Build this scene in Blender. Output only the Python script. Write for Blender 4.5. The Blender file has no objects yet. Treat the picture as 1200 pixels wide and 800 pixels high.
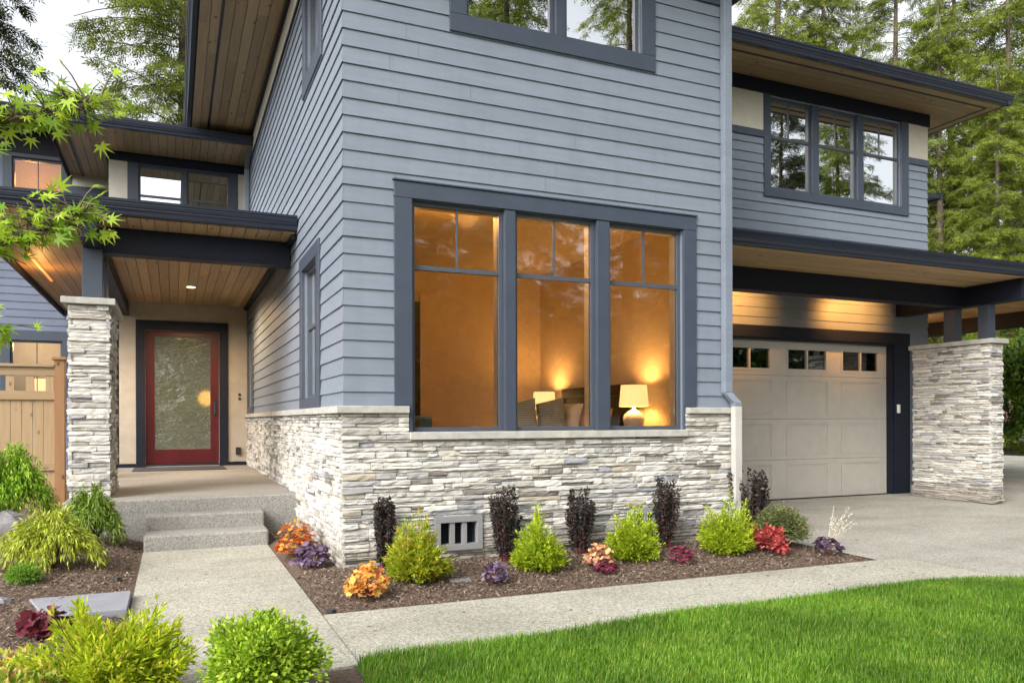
import bpy, math, random
import numpy as np
from mathutils import Vector, Matrix

random.seed(11)
RNG = np.random.default_rng(11)
S = bpy.context.scene
COL = S.collection
rad = math.radians

# ------------------------------------------------------------------ camera, sky, sun, exposure
cam_d = bpy.data.cameras.new("camera")
cam = bpy.data.objects.new("camera", cam_d)
COL.objects.link(cam)
S.camera = cam
cam_d.sensor_width = 36.0
cam_d.lens = 914.22 / 1200 * 36.0
cam_d.shift_y = 92 / 1200
cam_d.clip_start = 0.05
cam_d.clip_end = 2000
_r = Vector((0.9169, -0.3991, -0.0028)); _r.normalize()
_f = Vector((0.3991, 0.9169, 0.0)); _f = (_f - _r * _f.dot(_r)).normalized()
_u = _r.cross(_f)
cam.matrix_world = Matrix(((_r.x, _u.x, -_f.x, 0), (_r.y, _u.y, -_f.y, 0), (_r.z, _u.z, -_f.z, 1.3), (0, 0, 0, 1)))

SUN = Vector((-0.70, -0.46, 0.62)).normalized()
W = bpy.data.worlds.new("World"); S.world = W; W.use_nodes = True
nt = W.node_tree
bg = nt.nodes["Background"]
sky = nt.nodes.new("ShaderNodeTexSky"); sky.sky_type = 'NISHITA'; sky.sun_disc = False
sky.sun_elevation = math.asin(SUN.z); sky.sun_rotation = math.atan2(SUN.x, SUN.y)
sky.air_density = 1.0; sky.dust_density = 4.0; sky.ozone_density = 1.0
hs = nt.nodes.new("ShaderNodeHueSaturation"); hs.inputs["Saturation"].default_value = 0.18
nt.links.new(sky.outputs[0], hs.inputs["Color"]); nt.links.new(hs.outputs[0], bg.inputs["Color"])
bg.inputs["Strength"].default_value = 0.15
sl = bpy.data.lights.new("sun", 'SUN'); sl.energy = 0.85; sl.angle = rad(32); sl.color = (1.0, 0.95, 0.87)
so = bpy.data.objects.new("sun", sl); COL.objects.link(so)
so.rotation_euler = (-SUN).to_track_quat('-Z', 'Y').to_euler(); so.location = (-12, -8, 20)
vs = S.view_settings
S.display_settings.display_device = 'sRGB'
vs.view_transform = 'Standard'; vs.look = 'None'; vs.gamma = 1; vs.use_curve_mapping = False
vs.exposure = 1.42
cy = S.cycles
cy.use_denoising = True
cy.max_bounces = 10; cy.diffuse_bounces = 4; cy.glossy_bounces = 4; cy.transmission_bounces = 6; cy.transparent_max_bounces = 12
cy.sample_clamp_indirect = 6.0
cy.caustics_reflective = False; cy.caustics_refractive = False

# ------------------------------------------------------------------ materials
def lin(r, g, b):
    f = lambda c: (c / 255 / 12.92) if c / 255 <= 0.04045 else ((c / 255 + 0.055) / 1.055) ** 2.4
    return (f(r), f(g), f(b), 1)

class NT:
    def __init__(s, name):
        s.m = bpy.data.materials.new(name); s.m.use_nodes = True
        s.t = s.m.node_tree; s.b = s.t.nodes["Principled BSDF"]; s.out = s.t.nodes["Material Output"]
    def n(s, typ, **kw):
        nd = s.t.nodes.new(typ)
        for k, v in kw.items():
            if k.startswith("i_"):
                nd.inputs[k[2:].replace("_", " ")].default_value = v
            else:
                setattr(nd, k, v)
        return nd
    def l(s, a, b): s.t.links.new(a, b)
    def coord(s, scale=(1, 1, 1), rot=(0, 0, 0)):
        g = s.n("ShaderNodeNewGeometry")
        mp = s.n("ShaderNodeMapping"); mp.inputs["Scale"].default_value = scale; mp.inputs["Rotation"].default_value = rot
        s.l(g.outputs["Position"], mp.inputs["Vector"]); return mp.outputs[0]
    def noise(s, vec, sc, detail=4, rough=0.55):
        nd = s.n("ShaderNodeTexNoise"); nd.inputs["Scale"].default_value = sc
        nd.inputs["Detail"].default_value = detail; nd.inputs["Roughness"].default_value = rough
        s.l(vec, nd.inputs["Vector"]); return nd.outputs["Fac"]
    def ramp(s, fac, stops, interp='LINEAR'):
        nd = s.n("ShaderNodeValToRGB"); e = nd.color_ramp.elements; nd.color_ramp.interpolation = interp
        while len(e) < len(stops): e.new(0.5)
        for el, (p, c) in zip(e, stops): el.position = p; el.color = c if len(c) == 4 else (*c, 1)
        s.l(fac, nd.inputs["Fac"]); return nd.outputs["Color"]
    def mix(s, fac, a, b, mode='MIX'):
        nd = s.n("ShaderNodeMix", data_type='RGBA', blend_type=mode)
        for sock, v in ((nd.inputs[0], fac), (nd.inputs[6], a), (nd.inputs[7], b)):
            if hasattr(v, "is_linked"): s.l(v, sock)
            else: sock.default_value = v
        return nd.outputs[2]
    def bump(s, h, strength=0.3, dist=0.01):
        nd = s.n("ShaderNodeBump"); nd.inputs["Strength"].default_value = strength; nd.inputs["Distance"].default_value = dist
        s.l(h, nd.inputs["Height"]); s.l(nd.outputs[0], s.b.inputs["Normal"])
    def isl(s):
        return s.n("ShaderNodeNewGeometry").outputs["Random Per Island"]

def g1(v): return (v, v, v, 1)

def paint(name, c, rough=0.55, var=0.08, bump=0.08, sc=6.0):
    m = NT(name); co = m.coord()
    f = m.noise(co, sc, 5)
    dk = tuple(x * (1 - var * 1.6) for x in c[:3]) + (1,); lt = tuple(min(1, x * (1 + var)) for x in c[:3]) + (1,)
    m.l(m.ramp(f, [(0.3, dk), (0.7, lt)]), m.b.inputs["Base Color"])
    m.b.inputs["Roughness"].default_value = rough
    m.bump(m.noise(co, 90, 3), bump, 0.003)
    return m.m

def siding_mat(name, c):
    m = NT(name); co = m.coord()
    streak = m.noise(m.coord((3, 3, 26)), 1.0, 5, 0.6)
    blot = m.noise(m.coord((.8, .8, 1.4)), 1.0, 4)
    a = m.ramp(streak, [(0.3, tuple(x * .93 for x in c[:3])), (0.7, tuple(x * 1.05 for x in c[:3]))])
    b = m.ramp(blot, [(0.3, g1(.475)), (0.7, g1(.52))])
    sp = m.n("ShaderNodeSeparateXYZ"); m.l(m.coord(), sp.inputs[0])
    k = m.n("ShaderNodeMath", operation='MULTIPLY_ADD'); k.inputs[1].default_value = 1 / .1467; k.inputs[2].default_value = -3.454 / .1467 + .002; m.l(sp.outputs[2], k.inputs[0])
    fl = m.n("ShaderNodeMath", operation='FLOOR'); m.l(k.outputs[0], fl.inputs[0])
    wn = m.n("ShaderNodeTexWhiteNoise", noise_dimensions='1D'); m.l(fl.outputs[0], wn.inputs["W"])
    c = m.mix(1.0, m.mix(1.0, a, b, 'OVERLAY'), m.ramp(wn.outputs["Value"], [(0, g1(.95)), (1, g1(1.04))]), 'MULTIPLY')
    run = m.noise(m.coord((7, 7, .45)), 1.0, 5, .6)
    c = m.mix(1.0, c, m.ramp(run, [(.32, (.95, .945, .94)), (.5, g1(1)), (.7, (1.015, 1.015, 1.02))]), 'MULTIPLY')
    m.l(c, m.b.inputs["Base Color"])
    m.b.inputs["Roughness"].default_value = 0.5
    m.bump(m.noise(m.coord((8, 8, 120)), 1.0, 5, .65), 0.18, 0.004)
    return m.m

M = {}
SIDE = (0.160, 0.187, 0.229)
M['siding'] = siding_mat("slate_blue_siding", SIDE)
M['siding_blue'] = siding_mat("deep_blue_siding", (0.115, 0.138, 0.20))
M['trim'] = paint("dark_slate_trim", (0.042, 0.054, 0.078), .45, .06)
M['navy'] = paint("navy_black_beam", (0.0095, 0.012, 0.022), .5, .10)
M['navy'].node_tree.nodes['Principled BSDF'].inputs['Specular IOR Level'].default_value = .22
M['gutter'] = paint("navy_gutter_metal", (0.011, 0.0155, 0.029), .32, .06, .03)
M['sash'] = paint("window_sash_slate", (0.06, 0.068, 0.085), .4, .05, .03)
M['cream'] = paint("cream_panel_paint", (0.50, 0.47, 0.39), .6, .05)
M['stucco'] = paint("tan_stucco", (0.36, 0.325, 0.275), .8, .06, .35)
M['jamb'] = paint("pale_jamb_paint", (0.80, 0.80, 0.74), .5, .03)
M['room'] = paint("warm_room_paint", (0.58, 0.46, 0.31), .8, .04)
M['garage'] = paint("greige_garage_paint", (0.41, 0.385, 0.34), .42, .04, .06)
M['red'] = paint("red_door_paint", (0.072, 0.003, 0.0065), .35, .10)
M['black'] = paint("black_metal", (0.018, 0.018, 0.02), .4, .1)
M['roofing'] = paint("dark_shingle", (0.06, 0.06, 0.065), .9, .25, .6, 14)
M['pipe'] = paint("pale_downpipe", (0.42, 0.405, 0.375), .45, .05)
M['void'] = paint("unlit_void_black", (0.012, 0.014, 0.022), .9, .1)  # near-black colour stands in for the dark of unlit spaces
M['white'] = paint("white_plastic", (0.75, 0.75, 0.73), .4, .03)
M['vent'] = paint("grey_vent_frame", (0.21, 0.21, 0.215), .6, .06)
M['capstone'] = paint("pale_cast_stone_cap", (0.36, 0.35, 0.315), .8, .14, .5, 9)
M['mattress'] = paint("white_linen", (0.6, 0.55, 0.48), .9, .05)
M['headboard'] = paint("dark_walnut", (0.035, 0.018, 0.012), .4, .2)
M['teal'] = paint("teal_upholstery", (0.16, 0.22, 0.20), .9, .1)
M['tan'] = paint("rust_cushion_cloth", (0.42, 0.17, 0.07), .9, .1)
M['ceramic'] = paint("cream_ceramic", (0.72, 0.70, 0.64), .25, .02, .0)
M['carpet'] = paint("beige_carpet", (0.35, 0.28, 0.2), .95, .1)
M['mat'] = paint("charcoal_doormat_weave", (0.045, 0.045, 0.055), .95, .2, .6, 30)

def pillow_mat():
    m = NT("grey_striped_cloth")
    w = m.n("ShaderNodeTexWave", wave_type='BANDS', bands_direction='Z'); w.inputs["Scale"].default_value = 14; w.inputs["Distortion"].default_value = .4
    m.l(m.coord(), w.inputs["Vector"])
    m.l(m.ramp(w.outputs["Fac"], [(.2, (.13, .145, .14, 1)), (.9, (.30, .31, .29, 1))]), m.b.inputs["Base Color"])
    m.b.inputs["Roughness"].default_value = .9
    return m.m
M['pillow'] = pillow_mat()

def stone_mat():
    m = NT("ledgestone"); i = m.isl()
    base = m.ramp(i, [(0.0, (.40, .385, .35)), (.16, (.45, .44, .415)), (.34, (.35, .345, .325)), (.46, (.42, .41, .39)), (.60, (.48, .47, .44)),
                      (.70, (.30, .29, .27)), (.83, (.275, .275, .275)), (.91, (.225, .232, .258)), (.95, (.31, .275, .225)), (.966, (.16, .147, .13)), (1, (.38, .37, .34))], 'CONSTANT')
    st = m.noise(m.coord((5, 5, 42)), 1.0, 6, .7)
    bl = m.noise(m.coord((9, 9, 16)), 1.0, 4, .6)
    c = m.mix(.7, base, m.ramp(st, [(.30, (.34, .33, .315)), (.46, (.78, .77, .75)), (.62, (1.0, 1.0, .99))]), 'MULTIPLY')
    c = m.mix(m.ramp(bl, [(.58, g1(0)), (.72, g1(.6))]), c, (.15, .142, .13, 1))
    c = m.mix(1.0, c, (1.36, 1.345, 1.32, 1), 'MULTIPLY')
    sp = m.n("ShaderNodeSeparateXYZ"); m.l(m.coord(), sp.inputs[0])
    ad = m.n("ShaderNodeMath", operation='MULTIPLY_ADD'); ad.inputs[1].default_value = -.35; m.l(m.noise(m.coord((6, 6, 3)), 1.0, 4), ad.inputs[0]); m.l(sp.outputs[2], ad.inputs[2])
    c = m.mix(m.ramp(ad.outputs[0], [(.0, g1(.55)), (.14, g1(0))]), c, (.17, .135, .10, 1))
    m.l(c, m.b.inputs["Base Color"]); m.b.inputs["Roughness"].default_value = .85
    m.bump(m.noise(m.coord((14, 14, 60)), 1.0, 6, .7), .7, .012)
    return m.m
M['stone'] = stone_mat()
M['mortar'] = paint("mortar_grey_backing", (.16, .15, .135), .95, .2)  # darker mortar colour behind the stones

def wood_mat(name, axis, c1, c2, knot=True, rough=.5):
    m = NT(name); i = m.isl()
    sc = [26, 26, 26]; sc[axis] = 1.6
    off = m.n("ShaderNodeVectorMath", operation='ADD')
    cx = m.n("ShaderNodeCombineXYZ"); mu = m.n("ShaderNodeMath", operation='MULTIPLY'); mu.inputs[1].default_value = 37
    m.l(i, mu.inputs[0])
    for k in range(3): m.l(mu.outputs[0], cx.inputs[k])
    m.l(m.coord(tuple(sc)), off.inputs[0]); m.l(cx.outputs[0], off.inputs[1])
    gr = m.noise(off.outputs[0], 1.0, 6, .62)
    c = m.mix(gr, c1, c2)
    c = m.mix(1.0, c, m.ramp(i, [(0, (.82, .80, .78)), (.5, (1.0, .99, .98)), (1, (1.18, 1.14, 1.10))]), 'MULTIPLY')
    if knot:
        s2 = [5.5, 5.5, 5.5]; s2[axis] = 3.2
        off2 = m.n("ShaderNodeVectorMath", operation='ADD'); m.l(m.coord(tuple(s2)), off2.inputs[0]); m.l(cx.outputs[0], off2.inputs[1])
        v = m.n("ShaderNodeTexVoronoi"); v.inputs["Scale"].default_value = 1.0; m.l(off2.outputs[0], v.inputs["Vector"])
        k = m.ramp(v.outputs["Distance"], [(.05, g1(.9)), (.15, g1(0))])
        c = m.mix(k, c, tuple(x * .22 for x in c1[:3]) + (1,))
    m.l(c, m.b.inputs["Base Color"]); m.b.inputs["Roughness"].default_value = rough
    m.bump(gr, .15, .004)
    return m.m
CED1 = (.29, .190, .094, 1); CED2 = (.53, .375, .205, 1)
M['cedar_x'] = wood_mat("cedar_boards_across", 0, CED1, CED2)
M['cedar_y'] = wood_mat("cedar_boards_deep", 1, CED1, CED2)
M['fence'] = wood_mat("cedar_fence_board", 2, (.22, .142, .066, 1), (.40, .29, .165, 1))
M['fence_x'] = wood_mat("cedar_fence_rail", 0, (.22, .142, .066, 1), (.40, .29, .165, 1))
M['post'] = wood_mat("cedar_fence_post", 2, (.22, .108, .042, 1), (.34, .185, .08, 1))
M['oak_dark'] = wood_mat("stained_door_wood", 2, (.05, .022, .012, 1), (.09, .04, .02, 1))

def glass(name, refl, tint=(1, 1, 1, 1), wav=0.0, f0=0.0):
    m = NT(name); t = m.t; t.nodes.remove(m.b)
    tr = m.n("ShaderNodeBsdfTransparent"); tr.inputs[0].default_value = tint
    gl = m.n("ShaderNodeBsdfGlossy"); gl.inputs["Roughness"].default_value = 0.0; gl.inputs["Color"].default_value = (.97, .99, 1, 1)
    fr = m.n("ShaderNodeFresnel"); fr.inputs["IOR"].default_value = 1.5
    ma = m.n("ShaderNodeMath", operation='MULTIPLY_ADD', use_clamp=True); ma.inputs[1].default_value = refl; ma.inputs[2].default_value = f0
    m.l(fr.outputs[0], ma.inputs[0])
    if wav:
        b = m.n("ShaderNodeBump"); b.inputs["Strength"].default_value = wav; b.inputs["Distance"].default_value = .02
        m.l(m.noise(m.coord(), 2.2, 2), b.inputs["Height"]); m.l(b.outputs[0], gl.inputs["Normal"])
    mx = m.n("ShaderNodeMixShader"); m.l(ma.outputs[0], mx.inputs[0]); m.l(tr.outputs[0], mx.inputs[1]); m.l(gl.outputs[0], mx.inputs[2])
    m.l(mx.outputs[0], m.out.inputs["Surface"])
    return m.m
M['glass'] = glass("clear_window_glass", 2.2, (.93, .95, .93, 1), 0)
M['glass_low'] = glass("plain_window_glass", 1.0, (.93, .95, .93, 1), 0)
M['glass_sky'] = glass("coated_window_glass", 2.2, (.45, .48, .48, 1), .02, .58)
M['glass_dark'] = glass("dark_garage_glass", 1.6, (.13, .15, .14, 1), .02, .05)

def frosted():
    m = NT("rippled_door_glass"); b = m.b
    n1 = m.noise(m.coord((1.5, 1, 2.6)), 1.0, 5, .62)
    b.inputs["Base Color"].default_value = (.21, .23, .165, 1)
    b.inputs["Roughness"].default_value = .22; b.inputs["Transmission Weight"].default_value = .62
    b.inputs["IOR"].default_value = 1.35; b.inputs["Specular IOR Level"].default_value = 1.0
    b.inputs["Coat Weight"].default_value = 1.0; b.inputs["Coat Roughness"].default_value = .03; b.inputs["Coat IOR"].default_value = 2.5
    m.bump(n1, .28, .07); m.l(b.inputs['Normal'].links[0].from_socket, b.inputs['Coat Normal'])
    return m.m
M['frosted'] = frosted()

def emit(name, c, s):
    m = NT(name); m.b.inputs["Base Color"].default_value = (.7, .6, .45, 1)
    m.b.inputs["Emission Color"].default_value = c; m.b.inputs["Emission Strength"].default_value = s
    return m.m
M['bulb'] = emit("lit_downlight_lens", (1, .66, .28, 1), 5.0)
M['shade'] = emit("lit_lamp_shade", (1, .58, .22, 1), .62)
M['glow_streak'] = emit("orange_streak_emission", (1, .30, .05, 1), .38)  # emissive colour imitates an orange streak of light, not a lamp lens

def concrete(name, c, scl=1.0, speck=.5, warm=False):
    m = NT(name); co = m.coord()
    v = m.n("ShaderNodeTexVoronoi"); v.inputs["Scale"].default_value = 62 * scl; m.l(co, v.inputs["Vector"])
    sp = m.n("ShaderNodeSeparateColor"); m.l(v.outputs["Color"], sp.inputs[0])
    peb = m.ramp(sp.outputs[0], [(0, tuple(x * (1 - speck) for x in c)), (.4, c), (.75, tuple(min(1, x * (1 + speck * .45)) for x in c)), (1, tuple(min(1, x * (1 + speck * .8)) for x in c))])
    edge = m.ramp(v.outputs["Distance"], [(.25, g1(1)), (.75, g1(.62))])
    cc = m.mix(.8, peb, edge, 'MULTIPLY')
    st = m.noise(m.coord((.9, 1.6, 1)), 1.0, 6, .6)
    cc = m.mix(1.0, cc, m.ramp(st, [(.3, (.74, .725, .68)), (.52, (.96, .95, .92)), (.75, (1.12, 1.12, 1.08))]), 'MULTIPLY')
    m.l(cc, m.b.inputs["Base Color"]); m.b.inputs["Roughness"].default_value = .85
    m.bump(v.outputs["Distance"], .25, .006)
    return m.m
M['walk'] = concrete("exposed_aggregate_walk", (.385, .372, .315), 1.25, .36)
M['drive'] = concrete("aggregate_drive", (.345, .333, .295), 1.2, .30)
M['porch'] = concrete("porch_aggregate", (.27, .26, .242), 1.7, .34)
M['paver'] = paint("smooth_grey_slab", (.215, .22, .245), .8, .08, .2, 8)
M['footing'] = paint("grey_concrete_footing", (.30, .29, .27), .9, .15, .4)
M['rock'] = paint("dull_grey_rock", (.22, .21, .22), .9, .3, .8, 7)

def soil(name, stops, sc):
    m = NT(name); co = m.coord()
    n = m.noise(co, sc, 8, .72)
    m.l(m.ramp(n, stops), m.b.inputs["Base Color"]); m.b.inputs["Roughness"].default_value = .95
    m.bump(m.noise(co, sc * 2.2, 6, .7), .9, .03)
    return m.m
M['mulch'] = soil("bark_mulch", [(.3, (.045, .028, .019)), (.48, (.12, .08, .056)), (.64, (.19, .132, .095)), (.8, (.27, .205, .155))], 40)
M['ground'] = soil("forest_floor", [(.3, (.03, .035, .012)), (.6, (.07, .075, .03)), (.8, (.11, .09, .05))], 1.5)
M['lawn_base'] = soil("lawn_soil", [(.3, (.03, .06, .008)), (.6, (.06, .12, .015)), (.8, (.09, .15, .03))], 30)
def chip_mat():
    m = NT("bark_chip"); m.l(m.ramp(m.isl(), [(0, (.06, .037, .024)), (.35, (.125, .08, .054)), (.75, (.19, .13, .09)), (.94, (.27, .20, .145)), (1, (.40, .33, .26))]), m.b.inputs["Base Color"])
    m.b.inputs["Roughness"].default_value = .9
    return m.m
M['chip'] = chip_mat()

def leaf(name, stops, trans=.35, rough=.5, nsc=None, dry=None):
    m = NT(name); i = m.isl()
    c = m.ramp(i, stops)
    if nsc:
        f = m.noise(m.coord(), nsc, 3)
        c = m.mix(1.0, c, m.ramp(f, [(.35, (.62, .66, .62)), (.65, (1.18, 1.16, 1.1))]), 'MULTIPLY')
    if dry:
        c = m.mix(m.ramp(m.noise(m.coord((2.6, 2.6, .5)), 1.0, 5, .65), [(.54, g1(0)), (.74, g1(.4))]), c, dry)
    m.l(c, m.b.inputs["Base Color"]); m.b.inputs["Roughness"].default_value = rough
    m.b.inputs["Specular IOR Level"].default_value = .3
    tr = m.n("ShaderNodeBsdfTranslucent"); m.l(c, tr.inputs[0])
    mx = m.n("ShaderNodeMixShader"); mx.inputs[0].default_value = trans
    m.l(m.b.outputs[0], mx.inputs[1]); m.l(tr.outputs[0], mx.inputs[2]); m.l(mx.outputs[0], m.out.inputs["Surface"])
    return m.m
M['lime'] = leaf("lime_shrub_leaf", [(0, (.17, .27, .012)), (.35, (.33, .46, .02)), (.8, (.50, .60, .035)), (1, (.62, .66, .06))], .4)
M['lime_orange'] = leaf("lime_leaf_orange_tips", [(0, (.16, .26, .012)), (.45, (.34, .45, .02)), (.78, (.52, .53, .035)), (.92, (.60, .44, .05)), (1, (.55, .25, .05))], .4)
M['nandina'] = leaf("chartreuse_leaf", [(0, (.25, .36, .015)), (.35, (.44, .56, .025)), (.80, (.60, .68, .045)), (.95, (.66, .66, .07)), (1, (.60, .36, .07))], .5)
M['boxlime'] = leaf("bright_boxwood_leaf", [(0, (.12, .24, .015)), (.4, (.28, .44, .025)), (.8, (.44, .58, .05)), (1, (.55, .66, .10))], .4)
M['box'] = leaf("dull_boxwood_leaf", [(0, (.05, .085, .02)), (.5, (.12, .16, .045)), (.85, (.20, .20, .08)), (1, (.30, .18, .11))], .25)
M['thread'] = leaf("green_thread_leaf", [(0, (.09, .19, .012)), (.5, (.22, .40, .025)), (1, (.36, .54, .04))], .35)
M['thread_gold'] = leaf("gold_thread_leaf", [(0, (.17, .22, .02)), (.5, (.36, .43, .035)), (1, (.55, .60, .07))], .35)
M['thread_dark'] = leaf("dark_thread_leaf", [(0, (.06, .11, .012)), (.5, (.15, .25, .025)), (1, (.27, .38, .04))], .3)
M['ball'] = leaf("fresh_green_leaf", [(0, (.07, .17, .012)), (.5, (.17, .33, .03)), (1, (.28, .45, .05))], .3)
M['barberry'] = leaf("black_purple_leaf", [(0, (.011, .013, .010)), (.5, (.024, .024, .020)), (.85, (.048, .042, .038)), (1, (.09, .072, .068))], .12, .4)
M['heu_orange'] = leaf("orange_coral_leaf", [(0, (.52, .14, .04)), (.35, (.68, .30, .06)), (.75, (.76, .44, .09)), (1, (.70, .50, .14))], .35)
M['heu_amber'] = leaf("amber_red_leaf", [(0, (.36, .06, .02)), (.35, (.55, .15, .03)), (.7, (.68, .28, .05)), (1, (.70, .42, .08))], .35)
M['heu_purple'] = leaf("smoky_purple_leaf", [(0, (.045, .028, .05)), (.5, (.12, .075, .135)), (1, (.22, .155, .24))], .2)
M['heu_dark'] = leaf("dark_plum_leaf", [(0, (.025, .014, .028)), (.6, (.065, .034, .07)), (1, (.13, .08, .13))], .15)
M['heu_peach'] = leaf("peach_leaf", [(0, (.62, .22, .12)), (.5, (.74, .40, .22)), (1, (.75, .52, .30))], .35)
M['heu_wine'] = leaf("wine_leaf", [(0, (.10, .012, .03)), (.5, (.20, .03, .06)), (1, (.28, .08, .13))], .25)
M['heu_red'] = leaf("coral_red_leaf", [(0, (.24, .018, .028)), (.4, (.40, .045, .05)), (.8, (.50, .11, .085)), (1, (.66, .34, .24))], .35)
M['maroon'] = leaf("maroon_leaf", [(0, (.07, .008, .014)), (.6, (.16, .022, .035)), (1, (.24, .07, .09))], .25, .3)
M['straw'] = leaf("straw_stalk", [(0, (.50, .43, .32)), (1, (.72, .66, .54))], .2)
M['maple'] = leaf("young_maple_leaf", [(0, (.16, .30, .018)), (.5, (.30, .46, .026)), (1, (.45, .56, .05))], .42)
M['conifer'] = leaf("yellow_green_conifer_spray", [(0, (.08, .11, .018)), (.4, (.18, .235, .03)), (.8, (.28, .335, .045)), (1, (.36, .40, .07))], .5, .6, .5)
M['conifer_dark'] = leaf("dark_conifer_spray", [(0, (.025, .04, .014)), (.5, (.06, .085, .025)), (1, (.11, .14, .04))], .25, .6, .6)
M['laurel'] = leaf("laurel_leaf", [(0, (.03, .07, .01)), (.5, (.075, .16, .02)), (1, (.14, .25, .03))], .3, .4)
M['blossom'] = leaf("pale_pink_blossom", [(0, (.62, .42, .40)), (1, (.75, .62, .56))], .3)
M['cover'] = leaf("mixed_cover_leaf", [(0, (.16, .25, .02)), (.45, (.36, .44, .05)), (.75, (.52, .53, .12)), (.9, (.62, .30, .18)), (1, (.55, .14, .10))], .35)
M['grass'] = leaf("lawn_blade", [(0, (.048, .135, .008)), (.5, (.108, .245, .012)), (.86, (.175, .325, .022)), (1, (.34, .36, .10))], .35, .5, 1.3, (.26, .30, .05, 1))
M['bark'] = paint("grey_brown_bark", (.13, .10, .075), .9, .35, .9, 5)
M['stem'] = paint("brown_stem", (.10, .06, .035), .8, .2)
M['redstem'] = paint("dark_red_stem", (.12, .025, .03), .7, .2)

# ------------------------------------------------------------------ mesh helpers
WLOC = {}
class MB:
    def __init__(s): s.v = []; s.f = []
    def quad(s, *p):
        b = len(s.v); s.v += [tuple(q) for q in p]; s.f.append(tuple(range(b, b + len(p))))
    def box(s, x0, x1, y0, y1, z0, z1):
        b = len(s.v)
        s.v += [(x0, y0, z0), (x1, y0, z0), (x1, y1, z0), (x0, y1, z0), (x0, y0, z1), (x1, y0, z1), (x1, y1, z1), (x0, y1, z1)]
        for q in ((0, 3, 2, 1), (4, 5, 6, 7), (0, 1, 5, 4), (1, 2, 6, 5), (2, 3, 7, 6), (3, 0, 4, 7)): s.f.append(tuple(b + i for i in q))
    def fbox(s, fr, u0, u1, z0, z1, n0, n1):
        b = len(s.v)
        s.v += [fr(u0, z0, n1), fr(u1, z0, n1), fr(u1, z0, n0), fr(u0, z0, n0), fr(u0, z1, n1), fr(u1, z1, n1), fr(u1, z1, n0), fr(u0, z1, n0)]
        for q in ((0, 3, 2, 1), (4, 5, 6, 7), (0, 1, 5, 4), (1, 2, 6, 5), (2, 3, 7, 6), (3, 0, 4, 7)): s.f.append(tuple(b + i for i in q))
    def prism(s, prof, a, b, fn):
        """closed profile [(p,q)] swept from a to b; fn(t,p,q)->xyz"""
        k = len(prof); o = len(s.v)
        s.v += [fn(a, *p) for p in prof] + [fn(b, *p) for p in prof]
        for i in range(k):
            j = (i + 1) % k; s.f.append((o + i, o + j, o + k + j, o + k + i))
        s.f.append(tuple(o + i for i in range(k))[::-1]); s.f.append(tuple(o + k + i for i in range(k)))
    def tube(s, pts, radii, sides=8, cap=True):
        pts = [Vector(p) for p in pts]; o = len(s.v); n = len(pts)
        up = Vector((0, 0, 1))
        for i, p in enumerate(pts):
            d = (pts[min(i + 1, n - 1)] - pts[max(i - 1, 0)])
            d = d.normalized() if d.length > 1e-9 else up
            a = d.cross(Vector((1, 0, 0)) if abs(d.x) < .8 else Vector((0, 1, 0))).normalized(); c = d.cross(a)
            for k in range(sides):
                t = 2 * math.pi * k / sides
                s.v.append(tuple(p + (a * math.cos(t) + c * math.sin(t)) * radii[i]))
        for i in range(n - 1):
            for k in range(sides):
                k2 = (k + 1) % sides
                s.f.append((o + i * sides + k, o + i * sides + k2, o + (i + 1) * sides + k2, o + (i + 1) * sides + k))
        if cap:
            s.f.append(tuple(o + k for k in range(sides))[::-1]); s.f.append(tuple(o + (n - 1) * sides + k for k in range(sides)))
    def lathe(s, prof, c, sides=24):
        o = len(s.v)
        for r, z in prof:
            for k in range(sides):
                t = 2 * math.pi * k / sides; s.v.append((c[0] + r * math.cos(t), c[1] + r * math.sin(t), c[2] + z))
        for i in range(len(prof) - 1):
            for k in range(sides):
                k2 = (k + 1) % sides
                s.f.append((o + i * sides + k, o + i * sides + k2, o + (i + 1) * sides + k2, o + (i + 1) * sides + k))
    def build(s, name, mat, parent=None, smooth=False, bevel=0):
        if parent is not None and parent.name == 'house' and len(s.f) < 900 and name not in ('garage_door',):
            cl = s.clusters()
            if len(cl) > 1: return [c.build1(name, mat, parent, smooth, bevel) for c in cl][0]
        return s.build1(name, mat, parent, smooth, bevel)
    def clusters(s, tol=.03):
        n = len(s.v); par = list(range(n))
        def fd(a):
            while par[a] != a: par[a] = par[par[a]]; a = par[a]
            return a
        for f in s.f:
            for q in f[1:]: par[fd(q)] = fd(f[0])
        bb = {}
        for i, v in enumerate(s.v):
            r = fd(i)
            if r in bb:
                for k in range(3): bb[r][0][k] = min(bb[r][0][k], v[k]); bb[r][1][k] = max(bb[r][1][k], v[k])
            else: bb[r] = [list(v), list(v)]
        ks = list(bb); g = {k: k for k in ks}
        def fg(a):
            while g[a] != a: a = g[a]
            return a
        for i, a in enumerate(ks):
            for b in ks[i + 1:]:
                if all(bb[a][0][k] - tol <= bb[b][1][k] and bb[b][0][k] - tol <= bb[a][1][k] for k in range(3)): g[fg(b)] = fg(a)
        out = {}
        for f in s.f: out.setdefault(fg(fd(f[0])), []).append(f)
        res = []
        for fs in out.values():
            m = MB(); mp = {}
            for f in fs:
                for q in f:
                    if q not in mp: mp[q] = len(m.v); m.v.append(s.v[q])
                m.f.append(tuple(mp[q] for q in f))
            res.append(m)
        return res
    def build1(s, name, mat, parent=None, smooth=False, bevel=0):
        me = bpy.data.meshes.new(name)
        w = WLOC.get(parent.name, Vector((0, 0, 0))) if parent else Vector((0, 0, 0))
        me.from_pydata([(v[0] - w.x, v[1] - w.y, v[2] - w.z) for v in s.v], [], s.f)
        me.update()
        return fin(name, me, mat, parent, smooth, bevel)

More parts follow.
